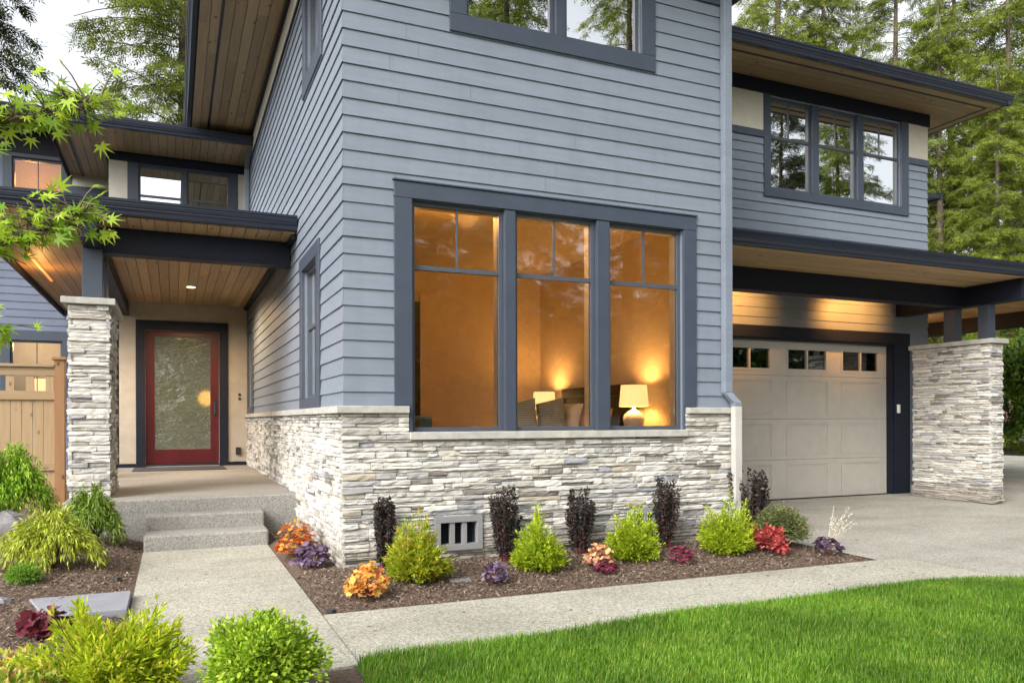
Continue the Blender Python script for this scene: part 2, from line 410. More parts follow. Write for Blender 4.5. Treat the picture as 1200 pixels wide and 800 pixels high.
def fin(name, me, mat, parent=None, smooth=False, bevel=0):
    if mat: me.materials.append(M[mat] if isinstance(mat, str) else mat)
    if smooth: me.polygons.foreach_set("use_smooth", [True] * len(me.polygons))
    o = bpy.data.objects.new(name, me); COL.objects.link(o)
    if parent:
        o.parent = parent; WLOC[o.name] = WLOC.get(parent.name, Vector((0, 0, 0)))
    else: WLOC[o.name] = Vector((0, 0, 0))
    if bevel:
        bv = o.modifiers.new("bevel", 'BEVEL'); bv.width = bevel; bv.segments = 2; bv.limit_method = 'ANGLE'
    return o

def tag(o, label=None, cat=None, group=None, kind=None):
    if label: o["label"] = label
    if cat: o["category"] = cat
    if group: o["group"] = group
    if kind: o["kind"] = kind
    return o

def thing(name, label, cat, loc=(0, 0, 0), group=None):
    o = bpy.data.objects.new(name, None); COL.objects.link(o); o.location = loc; o.empty_display_size = .1
    WLOC[o.name] = Vector(loc)
    return tag(o, label, cat, group)

def np_mesh(name, V, F, mat, parent=None, smooth=False):
    V = np.asarray(V, dtype=np.float32); F = np.asarray(F, dtype=np.int32)
    me = bpy.data.meshes.new(name); k = F.shape[1]
    me.vertices.add(len(V)); me.vertices.foreach_set("co", V.ravel())
    me.loops.add(F.size); me.loops.foreach_set("vertex_index", F.ravel())
    me.polygons.add(len(F)); me.polygons.foreach_set("loop_start", np.arange(0, F.size, k, dtype=np.int32))
    me.update(calc_edges=True)
    return fin(name, me, mat, parent, smooth)

def front(Y): return lambda u, z, n: (u, Y - n, z)
def back(Y): return lambda u, z, n: (u, Y + n, z)
def left(X): return lambda u, z, n: (X - n, u, z)
def right(X): return lambda u, z, n: (X + n, u, z)

def cells(u0, u1, z0, z1, ops):
    """rectangles of the wall that are not openings"""
    zs = sorted({z0, z1} | {min(max(z, z0), z1) for o in ops for z in o[2:4]})
    for a, b in zip(zs, zs[1:]):
        if b - a < 1e-5: continue
        cur = [(u0, u1)]
        for o in ops:
            if o[2] < b - 1e-5 and o[3] > a + 1e-5:
                nx = []
                for p, q in cur:
                    if o[1] <= p or o[0] >= q: nx.append((p, q)); continue
                    if o[0] > p: nx.append((p, o[0]))
                    if o[1] < q: nx.append((o[1], q))
                cur = nx
        for p, q in cur: yield p, q, a, b

def wallbody(mb, fr, u0, u1, z0, z1, ops, n0=-.18, n1=0.0):
    for p, q, a, b in cells(u0, u1, z0, z1, ops): mb.fbox(fr, p, q, a, b, n0, n1)

EXP = .1467; ZREF = 3.454
def siding(mb, fr, u0, u1, z0, z1, ops, mit=(0, 0), seam=True):
    k0 = int(math.floor((z0 - ZREF) / EXP)); k1 = int(math.ceil((z1 - ZREF) / EXP))
    for k in range(k0, k1):
        zb = ZREF + k * EXP; zt = zb + EXP
        n = lambda z: .019 - .014 * (z - zb) / EXP
        rs = random.Random(k * 7 + int(u0 * 100)); so = rs.uniform(.3, 3.6)
        wob = rs.uniform(-.0012, .0012)
        for p, q, a, b in cells(u0, u1, max(zb, z0), min(zt, z1), ops):
            cuts = [p]
            if seam:
                s = u0 + so
                while s < q:
                    if s > p + .1 and s < q - .1: cuts.append(s)
                    s += 3.66
            cuts.append(q)
            for c0, c1 in zip(cuts, cuts[1:]):
                g0 = .0012 if c0 != p else 0; g1_ = .0012 if c1 != q else 0
                na, nb = n(a) + wob, n(b) + wob
                ua0 = c0 - (na if (mit[0] and c0 == u0) else 0) + g0; ua1 = c1 + (na if (mit[1] and c1 == u1) else 0) - g1_
                ub0 = c0 - (nb if (mit[0] and c0 == u0) else 0) + g0; ub1 = c1 + (nb if (mit[1] and c1 == u1) else 0) - g1_
                mb.quad(fr(ua0, a, na), fr(ua1, a, na), fr(ub1, b, nb), fr(ub0, b, nb))
                if abs(a - zb) < 1e-6:
                    mb.quad(fr(ua0, a, .002), fr(ua1, a, .002), fr(ua1, a, na), fr(ua0, a, na))

def ledgestone(mb, fr, u0, u1, z0, z1, ops=(), ext=(.03, .03), seed=1, big=1.0):
    rs = random.Random(seed); z = z0
    while z < z1 - .012:
        h = rs.choice([.030, .036, .042, .048, .055, .062]) * big; zt = min(z + h, z1)
        if z1 - zt < .02: zt = z1
        for p, q, a, b in cells(u0, u1, z, zt, ops):
            u = p
            while u < q - 1e-4:
                L = rs.choice([.09, .12, .15, .18, .22, .27, .33, .40]) * rs.uniform(.85, 1.15) * big
                v = min(u + L, q)
                if q - v < .06: v = q
                d = rs.uniform(.020, .057)
                uu = u - (rs.uniform(*[ext[0] * .75, ext[0] * 1.15]) if u == u0 and ext[0] else 0)
                vv = v + (rs.uniform(*[ext[1] * .75, ext[1] * 1.15]) if v == u1 and ext[1] else 0)
                nu = max(2, int((vv - uu) / .05)); g = .0019; tilt = rs.uniform(-.008, .008)
                if rs.random() < .22 and b - a > .034:
                    mid = a + (b - a) * rs.uniform(.35, .65); rows = [(a, mid, d), (mid, b, rs.uniform(.02, .056))]
                else: rows = [(a, b, d)]
                for (ra, rb, dd) in rows:
                    o = len(mb.v); zz = [ra + g, ra + (rb - ra) * .25, ra + (rb - ra) * .75, rb - g]
                    for j, zj in enumerate(zz):
                        for i in range(nu + 1):
                            t = i / nu; e = 0 if 0 < j < 3 else -.006
                            ee = -.005 if i in (0, nu) else 0
                            mb.v.append(fr(uu + g + (vv - uu - 2 * g) * t + (rs.uniform(-.004, .004) if 0 < i < nu else 0), zj + (rs.uniform(-.0015, .0015) if j in (0, 3) else rs.uniform(-.003, .003)), dd + e + ee + tilt * (t - .5) + rs.uniform(-.005, .005)))
                    w = nu + 1
                    for j in range(3):
                        for i in range(nu): mb.f.append((o + j * w + i, o + j * w + i + 1, o + (j + 1) * w + i + 1, o + (j + 1) * w + i))
                    o2 = len(mb.v)
                    ring = [o + i for i in range(w)] + [o + w + nu, o + 2 * w + nu] + [o + 3 * w + nu - i for i in range(w)] + [o + 2 * w, o + w]
                    for r in ring:
                        ju = r - o; jj, ii = divmod(ju, w)
                        t = ii / nu; mb.v.append(fr(uu + g + (vv - uu - 2 * g) * t, [ra + g, ra + (rb - ra) * .25, ra + (rb - ra) * .75, rb - g][jj], .001))
                    m = len(ring)
                    for i in range(m):
                        j = (i + 1) % m; mb.f.append((ring[j], ring[i], o2 + i, o2 + j))
                u = v
        z = zt

def planks(mb, axis, x0, x1, y0, y1, z, w=.135, t=.018, gap=.007, zf=None, seed=3):
    """tongue-and-groove soffit boards under height z (zf(x,y) gives a sloped height)"""
    rs = random.Random(seed)
    a0, a1 = (x0, x1) if axis == 1 else (y0, y1); b0, b1 = (y0, y1) if axis == 1 else (x0, x1)
    a = a0
    while a < a1 - .01:
        e = min(a + w, a1); b = b0; first = True
        while b < b1 - .01:
            L = rs.uniform(.8, 3.6) if first else 3.6; first = False
            q = min(b + L, b1)
            if b1 - q < .3: q = b1
            if axis == 1: mb.box(a + gap / 2, e - gap / 2, b + .0008, q - .0008, z - t, z)
            else: mb.box(b + .0008, q - .0008, a + gap / 2, e - gap / 2, z - t, z)
            b = q
        a = e

def gutter(mb, fn, a, b, z, h=.13, d=.115):
    """fn(t, n, z): t along, n outward"""
    P = [(0, 0), (.055, 0), (.062, .012), (.066, .035), (.082, .055), (.082, .064), (.094, .07), (.100, .095), (.100, .104), (.112, .109), (.115, .13), (.103, .13), (.102, .118), (.012, .118), (.010, .13), (0, .13)]
    P = [(p * d / .115, z + q * h / .13) for p, q in P]
    mb.prism(P, a, b, lambda t, p, q: fn(t, p, q))

# ------------------------------------------------------------------ the ground
def plate(name, pts, mat, kind='structure', thick=.1, zf=None):
    mb = MB(); P = [(x, y, z) for x, y, z in pts]; k = len(P)
    mb.v += P + [(x, y, z - thick) for x, y, z in P]
    mb.f.append(tuple(range(k))); mb.f.append(tuple(range(k, 2 * k))[::-1])
    for i in range(k): j = (i + 1) % k; mb.f.append((i, i + k, j + k, j))
    o = mb.build(name, mat); tag(o, kind=kind); return o

def hump(name, x0, x1, y0, y1, zf, mat, inside=lambda x, y: True, step=.06, amp=.012, seed=5):
    r = random.Random(seed); nx = int((x1 - x0) / step) + 1; ny = int((y1 - y0) / step) + 1
    mb = MB(); idx = {}
    for j in range(ny + 1):
        for i in range(nx + 1):
            x = x0 + (x1 - x0) * i / nx; y = y0 + (y1 - y0) * j / ny
            edge = i in (0, nx) or j in (0, ny)
            idx[i, j] = len(mb.v); mb.v.append((x, y, zf(x, y) + (0 if edge else r.uniform(-amp, amp))))
    for j in range(ny):
        for i in range(nx):
            x = x0 + (x1 - x0) * (i + .5) / nx; y = y0 + (y1 - y0) * (j + .5) / ny
            if inside(x, y): mb.f.append((idx[i, j], idx[i + 1, j], idx[i + 1, j + 1], idx[i, j + 1]))
    return tag(mb.build(name, mat, smooth=True), kind='structure')

plate('ground', [(-160, -160, -.09), (160, -160, -.09), (160, 200, -.09), (-160, 200, -.09)], 'ground', thick=.5)
plate('entry_path', [(-.27, -3, .0), (.34, -3, .0), (.34, 3.9, .0), (.62, 4.11, .0), (.914, 4.15, .0), (.914, 5.292, .0), (-.27, 5.292, .0)], 'walk')
plate('entry_path', [(-.27, 5.299, .0), (.914, 5.299, .0), (.914, 8.56, .0), (-.27, 8.56, .0)], 'walk')
plate('front_path', [(.922, 4.17, .0), (2.06, 4.20, .0), (3.1, 4.29, .0), (3.396, 4.30, .0), (3.396, 5.281, .0), (.922, 5.30, .0)], 'walk')
plate('front_path', [(3.403, 4.30, .0), (4.7, 4.34, .0), (5.6, 4.36, .0), (6.3, 4.12, .0), (6.3, 5.258, .0), (3.403, 5.281, .0)], 'walk')
def drive_z(y): return .001 + .048 * min(1, max(0, (y - 5.2) / 4.1))
mb = MB()
ys = [-6, 1.5, 3.6, 5.255, 6, 7, 8, 9.34]
for a, b in zip(ys, ys[1:]):
    xa = 5.96 if a >= 5.25 else 6.302; xb = 5.96 if b > 5.3 else 6.302
    if a >= 5.25: xb = 5.96
    mb.quad((xa, a, drive_z(a)), (26, a, drive_z(a)), (26, b, drive_z(b)), (xb, b, drive_z(b)))
mb.quad((5.44, 6.70, .03), (5.96, 6.70, .03), (5.96, 9.34, .049), (5.44, 9.34, .049))
mb.quad((11.4, 9.34, .049), (26, 9.34, .049), (26, 24, .06), (11.4, 24, .06))
tag(mb.build('driveway', 'drive'), kind='structure')
plate('garage_apron', [(5.44, 9.344, .05), (11.42, 9.344, .05), (11.42, 9.8, .05), (5.44, 9.8, .05)], 'drive')
def bed_z(x, y):
    t = min(1, max(0, (y - 5.28) / 1.2)); s = min(1, max(0, (5.94 - x) / .3)); q = min(1, max(0, (x - .93) / .2))
    return -.012 + .06 * math.sin(t * math.pi / 2) * s * q + (drive_z(y) + .004) * min(1, max(0, (x - 5.4) / .5))
hump('mulch_bed', .895, 6.01, 5.28, 6.70, bed_z, 'mulch')
hump('mulch_strip', .895, 1.36, 6.64, 9.2, lambda x, y: -.014 + .05 * max(0, min(1, (x - .92) / .12)), 'mulch', seed=6)
def lbed_z(x, y):
    s = min(1, max(0, (-.28 - x) / .3))
    return -.012 + s * (.02 + .10 * min(1, max(0, (y - 5) / 5)))
hump('mulch_ground', -6, -.24, 2.0, 17.4, lbed_z, 'mulch', step=.08, seed=8, inside=lambda x, y: not (x > -1.05 and y > 9.4))
hump('mulch_corner', .33, 1.16, 1.0, 4.165, lambda x, y: -.015, 'mulch', step=.05, amp=.006, seed=9)
# lawn
GE = [(.90, 4.135), (1.10, 4.15), (2.06, 4.17), (3.1, 4.26), (4.7, 4.31), (5.5, 4.33), (6.0, 4.22), (6.28, 4.05)]
def lawn_edge(x):
    for (a, ya), (b, yb) in zip(GE, GE[1:]):
        if a <= x <= b: return ya + (yb - ya) * (x - a) / (b - a)
    return GE[0][1] if x < GE[0][0] else GE[-1][1]
mb = MB()
xs = [.88] + [g[0] for g in GE]
for a, b in zip(xs, xs[1:]):
    mb.quad((a, -8, -.004), (b, -8, -.004), (b, lawn_edge(b), -.004), (a, lawn_edge(a), -.004))
tag(mb.build('lawn_ground', 'lawn_base'), kind='structure')

def blades(n, x0, x1, y0, y1, h0, h1, w, seed):
    g = np.random.default_rng(seed)
    x = g.uniform(x0, x1, n); y = g.uniform(y0, y1, n)
    e = np.interp(x, [p[0] for p in GE], [p[1] for p in GE]) + np.abs(g.normal(0, 1, n)) ** 1.7 * .016
    left_e = .885 + .03 * np.sin(y * 5) + g.normal(0, .015, n)
    k = (y < e) & (x > left_e); x, y = x[k], y[k]; n = len(x)
    pat = .5 + .5 * np.sin(x * 2.1 + 1.3 * np.sin(y * 2.7)) * np.sin(y * 3.3 + x)
    h = g.uniform(h0, h1, n) * (.8 + .45 * pat); a = g.uniform(0, 6.283, n); ln = np.abs(g.normal(.35, .25, n)) * h
    dx, dy = np.cos(a), np.sin(a); sx, sy = -dy * w / 2, dx * w / 2
    z = np.full(n, -.006)
    V = np.stack([np.stack([x - sx, y - sy, z], 1), np.stack([x + sx, y + sy, z], 1),
                  np.stack([x + dx * ln * .35 + sx * .8, y + dy * ln * .35 + sy * .8, h * .6], 1), np.stack([x + dx * ln * .35 - sx * .8, y + dy * ln * .35 - sy * .8, h * .6], 1),
                  np.stack([x + dx * ln + sx * .12, y + dy * ln + sy * .12, h], 1), np.stack([x + dx * ln - sx * .12, y + dy * ln - sy * .12, h], 1)], 1).reshape(-1, 3)
    b = np.arange(n)[:, None] * 6
    F = np.concatenate([b + [0, 1, 2, 3], b + [3, 2, 4, 5]], 1).reshape(-1, 4)
    return V, F
parts = [blades(200000, .85, 6.3, 2.5, 4.36, .035, .068, .0048, 1), blades(34000, .85, 6.3, -1.5, 2.5, .04, .07, .008, 2)]
V = np.concatenate([p[0] for p in parts]); F = np.concatenate([parts[0][1], parts[1][1] + len(parts[0][0])])
tag(np_mesh('lawn_grass', V, F, 'grass'), kind='stuff')

def chips(n, reg, zf, seed):
    g = np.random.default_rng(seed); x0, x1, y0, y1 = reg
    x = g.uniform(x0, x1, n); y = g.uniform(y0, y1, n); z = np.array([zf(a, b) for a, b in zip(x, y)]) + g.uniform(.004, .018, n)
    a = g.uniform(0, 6.283, n); L = g.uniform(.006, .025, n); Wd = L * g.uniform(.18, .5, n)
    t = g.normal(0, .35, (n, 2))
    dx, dy = np.cos(a) * L / 2, np.sin(a) * L / 2; sx, sy = -np.sin(a) * Wd / 2, np.cos(a) * Wd / 2
    V = np.stack([np.stack([x + i * dx + j * sx, y + i * dy + j * sy, z + (i * t[:, 0] * L + j * t[:, 1] * Wd) / 2], 1) for i, j in ((-1, -1), (1, -1), (1, 1), (-1, 1))], 1).reshape(-1, 3)
    return V, (np.arange(n)[:, None] * 4 + np.arange(4))
ch = [chips(30000, (.95, 5.9, 5.32, 6.62), bed_z, 3), chips(3400, (1.0, 1.3, 6.6, 9.1), lambda x, y: .03, 4), chips(46000, (-2.6, -.30, 3.6, 9.3), lbed_z, 5), chips(300, (.93, 1.1, 3.4, 4.15), lambda x, y: -.015, 6)]
V = []; F = []; o = 0
for v, f in ch: V.append(v); F.append(f + o); o += len(v)
tag(np_mesh('bark_chips', np.concatenate(V), np.concatenate(F), 'chip'), kind='stuff')

g = np.random.default_rng(91); n = 150
x = np.concatenate([g.uniform(-.2, .9, 60), g.uniform(1, 6, 60), g.uniform(6.2, 10.5, 30)]); y = np.concatenate([g.uniform(3.4, 8.4, 60), g.uniform(4.45, 5.25, 60), g.uniform(4.8, 9.0, 30)])
z = np.where(x > 6.1, .001 + .048 * np.clip((y - 5.2) / 4.1, 0, 1), 0) + .004; a = g.uniform(0, 6.28, n); L = g.uniform(.006, .020, n)
P = np.stack([x, y, z], 1); dx = np.stack([np.cos(a) * L, np.sin(a) * L, 0 * a], 1); dy = np.stack([-np.sin(a) * L * .35, np.cos(a) * L * .35, L * .25], 1)
tag(np_mesh('fallen_debris', np.stack([P - dx, P + dy, P + dx, P - dy * [1, 1, 0]], 1).reshape(-1, 3), np.arange(n * 4).reshape(-1, 4), 'chip'), kind='stuff')

# ------------------------------------------------------------------ the house
X0, Y0, G, DW, RW = 1.34, 6.64, 9.43, 15.7, 17.5
H = thing('house', 'slate blue two storey house with ledgestone base, cedar soffits and big lit picture window', 'house', (3.3, 6.64, 0))
fF, fL, fG, fD, fR = front(Y0), left(X0), front(G), front(DW), front(RW)

def window(name, fr, units, z0, z1, gmat, rail=None, munt=None, n=-.03, sash=.036, jamb=True, depth=.18, parent=H):
    """units: [(u0,u1)]; one window per unit with its frame and pane"""
    for u0, u1 in units:
        mb = MB(); e = .001
        mb.fbox(fr, u0 + e, u0 + sash, z0 + e, z1 - e, n - .05, n); mb.fbox(fr, u1 - sash, u1 - e, z0 + e, z1 - e, n - .05, n)
        mb.fbox(fr, u0 + sash, u1 - sash, z0 + e, z0 + sash, n - .05, n); mb.fbox(fr, u0 + sash, u1 - sash, z1 - sash, z1 - e, n - .05, n)
        if rail:
            mb.fbox(fr, u0 + sash, u1 - sash, rail - .02, rail + .02, n - .048, n - .002)
        if munt:
            um = (u0 + u1) / 2; mb.fbox(fr, um - .008, um + .008, (rail + .02 if rail else z0 + sash), z1 - sash, n - .036, n - .012)
        w = mb.build(name, 'sash', parent)
        mb = MB(); mb.fbox(fr, u0 + sash - .004, u1 - sash + .004, z0 + sash - .004, z1 - sash + .004, n - .028, n - .024)
        mb.build('pane', gmat, w)
        if jamb:
            mb = MB()
            mb.fbox(fr, u1 - .03, u1 - .002, z0 + .03, z1 - .03, -depth, n - .052); mb.fbox(fr, u0 + .002, u0 + .03, z0 + .03, z1 - .03, -depth, n - .052)
            mb.fbox(fr, u0 + .03, u1 - .03, z1 - .03, z1 - .002, -depth, n - .052); mb.fbox(fr, u0 + .03, u1 - .03, z0 + .002, z0 + .03, -depth, n - .052)
            mb.build('jamb', 'jamb', w)

# --- main block, front
BW = (1.931, 4.796, 1.20, 3.24)
UW = (2.447, 4.298, 4.947, 6.02)
opsF = [BW, UW]
mb = MB(); wallbody(mb, fF, X0, 5.37, -.1, 6.41, opsF + [(2.16, 2.54, .17, .415), (4.19, 4.57, .15, .395)]); mb.build('wall', 'siding', H)
mb = MB()
siding(mb, fF, X0, 5.37, 1.425, 5.63, [(1.767, 4.952, 1.0, 3.38), (2.283, 4.459, 4.785, 6.2)], mit=(1, 1)); mb.build('siding', 'siding', H)
mb = MB(); mb.fbox(fF, X0 - .02, 5.39, 5.63, 5.78, .002, .03); mb.fbox(fF, X0 - .02, 5.25, 5.782, 6.40, .002, .02); mb.build('frieze', 'trim', H)
# trim around the picture window
mb = MB()
mb.fbox(fF, 1.767, 4.952, 3.242, 3.383, .001, .036); mb.fbox(fF, 1.755, 4.964, 3.385, 3.400, .001, .050)
mb.fbox(fF, 1.767, 1.929, 1.43, 3.24, .001, .034); mb.fbox(fF, 4.798, 4.952, 1.43, 3.24, .001, .034)
mb.fbox(fF, 1.890, 1.929, 1.20, 1.428, -.03, .030); mb.fbox(fF, 4.798, 4.815, 1.20, 1.428, -.03, .030)
mb.build('window_trim', 'trim', H, bevel=.003)
mb = MB()
mb.fbox(fF, 2.813, 2.921, 1.203, 3.238, -.08, .026); mb.fbox(fF, 3.787, 3.927, 1.203, 3.238, -.08, .026)
mb.build('mullion', 'trim', H, bevel=.003)
window('picture_window', fF, [(1.931, 2.811), (2.923, 3.785), (3.929, 4.796)], 1.202, 3.238, 'glass', rail=2.655, munt=True)
mb = MB(); mb.fbox(fF, 1.894, 4.81, 1.130, 1.198, -.06, .085); mb.build('sill', 'capstone', H, bevel=.006)
mb = MB()
mb.fbox(fF, 2.283, 4.459, 4.785, 4.945, .001, .036); mb.fbox(fF, 2.283, 2.445, 4.947, 6.2, .001, .034); mb.fbox(fF, 4.300, 4.459, 4.947, 6.2, .001, .034)
mb.fbox(fF, 3.346, 3.452, 4.949, 6.02, -.08, .026); mb.fbox(fF, 2.447, 4.298, 6.022, 6.2, .001, .034)
mb.build('window_trim', 'trim', H, bevel=.003)
window('upper_window', fF, [(2.449, 3.344), (3.454, 4.296)], 4.949, 6.018, 'glass_sky')
# stone base
mb = MB(); vents = [(2.12, 2.573, .14, .444), (4.154, 4.607, .12, .423)]
ledgestone(mb, fF, X0, 5.37, .045, 1.36, [(1.894, 4.81, 1.128, 2)] + vents, seed=21)
ledgestone(mb, fL, Y0, 9.27, .045, 1.36, seed=22, ext=(.03, 0)); ledgestone(mb, fL, 9.27, DW, .462, 1.36, seed=23, ext=(0, 0))
ledgestone(mb, right(5.37), Y0, G, .06, 1.36, seed=24, ext=(.03, 0))
mb.build('stone_base', 'stone', H)
mb = MB(); mb.fbox(fF, X0 - .01, 5.38, .0, 1.355, .0005, .012) if False else None
mb.fbox(fF, X0 - .02, 5.39, -.12, .042, .0, .03); mb.fbox(fL, Y0 - .02, 9.2, -.12, .042, .002, .028); mb.build('footing', 'footing', H)
mb = MB()
mb.fbox(fF, X0 - .085, 1.888, 1.362, 1.424, .0, .085); mb.fbox(fF, 4.818, 5.455, 1.362, 1.424, .0, .085)
mb.fbox(fL, Y0 - .001, DW - .01, 1.362, 1.424, .0, .084); mb.fbox(right(5.37), Y0, G - .05, 1.362, 1.424, .0, .084)
mb.build('stone_cap', 'capstone', H, bevel=.006)
for (a, b, c, d) in vents:
    mb = MB(); mb.fbox(fF, a, b, d - .055, d, .0, .064); mb.fbox(fF, a, b, c, c + .055, .0, .064)
    mb.fbox(fF, a, a + .055, c + .055, d - .055, .0, .064); mb.fbox(fF, b - .055, b, c + .055, d - .055, .0, .064)
    w = (b - a - .11); 
    for i in (1, 2):
        m_ = a + .055 + w * i / 3; mb.fbox(fF, m_ - .022, m_ + .022, c + .055, d - .055, .0, .050)
    v = mb.build('foundation_vent', 'vent', H, bevel=.003)
    mb = MB(); mb.fbox(fF, a + .04, b - .04, c + .04, d - .04, -.16, -.12); mb.build('vent_dark_backing', 'void', v)  # black sheet painted as the darkness behind the vent openings
# --- main block, left side
opsL = [(7.88, 8.80, 1.54, 2.94), (7.72, 8.55, 4.97, 5.90), (14.72, 15.52, 1.54, 2.95)]
mb = MB(); wallbody(mb, fL, Y0 + .18, RW + .3, -.1, 6.41, opsL); mb.build('wall', 'siding', H)
mb = MB(); siding(mb, fL, Y0, RW, 1.425, 6.0, [(7.715, 8.97, 1.43, 3.08), (7.548, 8.724, 4.79, 6.0), (14.55, 15.69, 1.43, 3.1)], mit=(1, 0)); mb.build('siding', 'siding', H)
mb = MB()
for (a, b, c, d), (p, q, r, s) in (((7.715, 8.97, 1.43, 3.08), opsL[0]), ((7.548, 8.724, 4.79, 5.995), opsL[1]), ((14.55, 15.69, 1.43, 3.1), opsL[2])):
    mb.fbox(fL, a, b, s, d, .001, .036); mb.fbox(fL, a, b, c, r, .001, .036)
    mb.fbox(fL, a, p, r + .001, s - .001, .001, .034); mb.fbox(fL, q, b, r + .001, s - .001, .001, .034)
mb.build('window_trim', 'trim', H, bevel=.003)
window('side_window', fL, [opsL[0][:2]], 1.542, 2.938, 'glass', rail=2.31)
window('side_window', fL, [opsL[1][:2]], 4.972, 5.898, 'glass_sky')
window('side_window', fL, [opsL[2][:2]], 1.542, 2.948, 'glass_dark', rail=2.31)
mb = MB(); mb.fbox(fL, Y0 - .03, RW, 6.0, 6.05, .001, .034); mb.fbox(fL, Y0 - .02, RW, 6.35, 6.405, .022, .06); mb.build('frieze', 'navy', H)
mb = MB(); mb.fbox(fL, Y0 - .02, RW, 6.052, 6.41, .001, .022); mb.build('frieze_panel', 'cream', H)
# main roof
mb = MB(); planks(mb, 1, .32, X0 - .02, 5.7, 19, 6.43); planks(mb, 0, X0, 6.4, 5.7, Y0 - .03, 6.43, seed=4); mb.build('soffit', 'cedar_y', H)
mb = MB(); mb.box(.57, .605, 5.7, 19, 6.404, 6.414); mb.build('soffit_vent', 'black', H)
mb = MB(); mb.box(.30, 6.4, 5.68, 19, 6.435, 6.56); b = len(mb.v)
mb.v += [(.25, 5.63, 6.565), (6.4, 5.63, 6.565), (6.4, 19, 6.565), (.25, 19, 6.565), (2.6, 8, 7.4), (4.8, 8, 7.4), (4.8, 17, 7.4), (2.6, 17, 7.4)]
for q in ((0, 1, 5, 4), (1, 2, 6, 5), (2, 3, 7, 6), (3, 0, 4, 7), (4, 5, 6, 7)): mb.f.append(tuple(b + i for i in q))
mb.build('roof', 'roofing', H)
mb = MB(); gutter(mb, lambda t, n, z: (.298 - n, t, z), 5.66, 19, 6.41, h=.15); gutter(mb, lambda t, n, z: (t, 5.678 - n, z), .2, 6.4, 6.41, h=.15); mb.build('gutter', 'gutter', H)
# downspout on the front right corner
def spout(name, path, mat, w=.036, d=.032, parent=H):
    mb = MB()
    for (x0, y0, z0), (x1, y1, z1) in zip(path, path[1:]):
        b = len(mb.v)
        for x, y, z in ((x0, y0, z0), (x1, y1, z1)): mb.v += [(x - w, y - d, z), (x + w, y - d, z), (x + w, y + d, z), (x - w, y + d, z)]
        for i in range(4): j = (i + 1) % 4; mb.f.append((b + i, b + j, b + 4 + j, b + 4 + i))
        mb.f.append((b, b + 3, b + 2, b + 1)); mb.f.append((b + 4, b + 5, b + 6, b + 7))
    return mb.build(name, mat, parent, bevel=.006)
spout('downspout', [(5.312, 6.575, 6.4), (5.312, 6.575, 1.58), (5.39, 6.52, 1.47), (5.39, 6.52, 1.44)], 'siding', .05, .035)
spout('downspout', [(5.39, 6.52, 1.438), (5.39, 6.52, .02)], 'pipe', .046, .034)

# --- garage wing
opsG = [(6.40, 11.05, .05, 2.55), (8.44, 11.24, 4.86, 6.26)]
mb = MB(); wallbody(mb, fG, 5.37, 11.87, -.1, 6.5, opsG, n0=-.2); mb.build('wall', 'siding', H)
mb = MB(); siding(mb, fG, 5.37, 11.87, .20, 5.61, [(6.2, 11.42, -1, 2.735), (8.312, 11.406, 4.72, 6.3)], mit=(0, 1)); siding(mb, right(11.87), G, 18, .20, 5.61, [], mit=(1, 0)); mb.build('siding', 'siding', H)
mb = MB(); mb.box(11.67, 11.87, G + .2, 18, -.1, 6.5); mb.box(-1.03, 11.67, 17.9, 18.1, -.1, 6.9); mb.build('wall', 'siding', H)
mb = MB(); mb.fbox(fG, 11.425, 11.885, .0, .198, .001, .025); mb.build('footing', 'footing', H)
mb = MB()
mb.fbox(fG, 5.5, 11.42, 2.552, 2.735, .001, .04); mb.fbox(fG, 11.052, 11.42, .052, 2.55, .001, .038); mb.fbox(fG, 6.2, 6.398, .052, 2.55, .001, .038)
mb.fbox(fG, 11.022, 11.05, .052, 2.548, -.13, .02); mb.fbox(fG, 6.40, 11.02, 2.52, 2.548, -.13, .02)
mb.build('garage_trim', 'navy', H, bevel=.003)
# garage door: four sections of four recessed panels, lites in the top row
gd = MB(); fr = front(G + .11)
gx0, gx1 = 6.43, 11.02; rows = [(.056, .664), (.6685, 1.3045), (1.309, 1.9845), (1.989, 2.52)]
colr = [7.40, 8.553, 9.71, 10.859]; colw = .855
lites = []
for ri, (a, b) in enumerate(rows):
    pads = (.055, .075) if ri < 3 else (.07, .085)
    cols = [(r - colw, r) for r in colr]
    if ri == 3: cols = [(r - colw + .0, r + .0) for r in colr]
    za, zb = a + pads[0], b - pads[1]
    gd.fbox(fr, gx0, gx1, a, za, -.04, .012); gd.fbox(fr, gx0, gx1, zb, b, -.04, .012)
    p = gx0
    for c0, c1 in cols + [(gx1, gx1)]:
        gd.fbox(fr, p, c0, za, zb, -.04, .012); p = c1
        if c1 > c0:
            if ri < 3:
                gd.fbox(fr, c0, c1, za, zb, -.04, .003)
                for (q0, q1, r0, r1) in ((c0 + .012, c1 - .012, za + .012, za + .024), (c0 + .012, c1 - .012, zb - .024, zb - .012)): gd.fbox(fr, q0, q1, r0, r1, .003, .009)
                for (q0, q1) in ((c0 + .012, c0 + .024), (c1 - .024, c1 - .012)): gd.fbox(fr, q0, q1, za + .024, zb - .024, .003, .009)
            else:
                e = .035; m_ = (c0 + c1) / 2
                gd.fbox(fr, c0, c1, za, za + e, -.04, .02); gd.fbox(fr, c0, c1, zb - e, zb, -.04, .02)
                gd.fbox(fr, c0, c0 + e, za + e, zb - e, -.04, .02); gd.fbox(fr, c1 - e, c1, za + e, zb - e, -.04, .02); gd.fbox(fr, m_ - .016, m_ + .016, za + e, zb - e, -.04, .018)
                lites.append((c0 + e, c1 - e, za + e, zb - e))
gdo = gd.build('garage_door', 'garage', H)
for a, b, c, d in lites:
    mb = MB(); mb.fbox(fr, a - .003, b + .003, c - .003, d + .003, -.018, -.012); mb.build('lite', 'glass_dark', gdo)
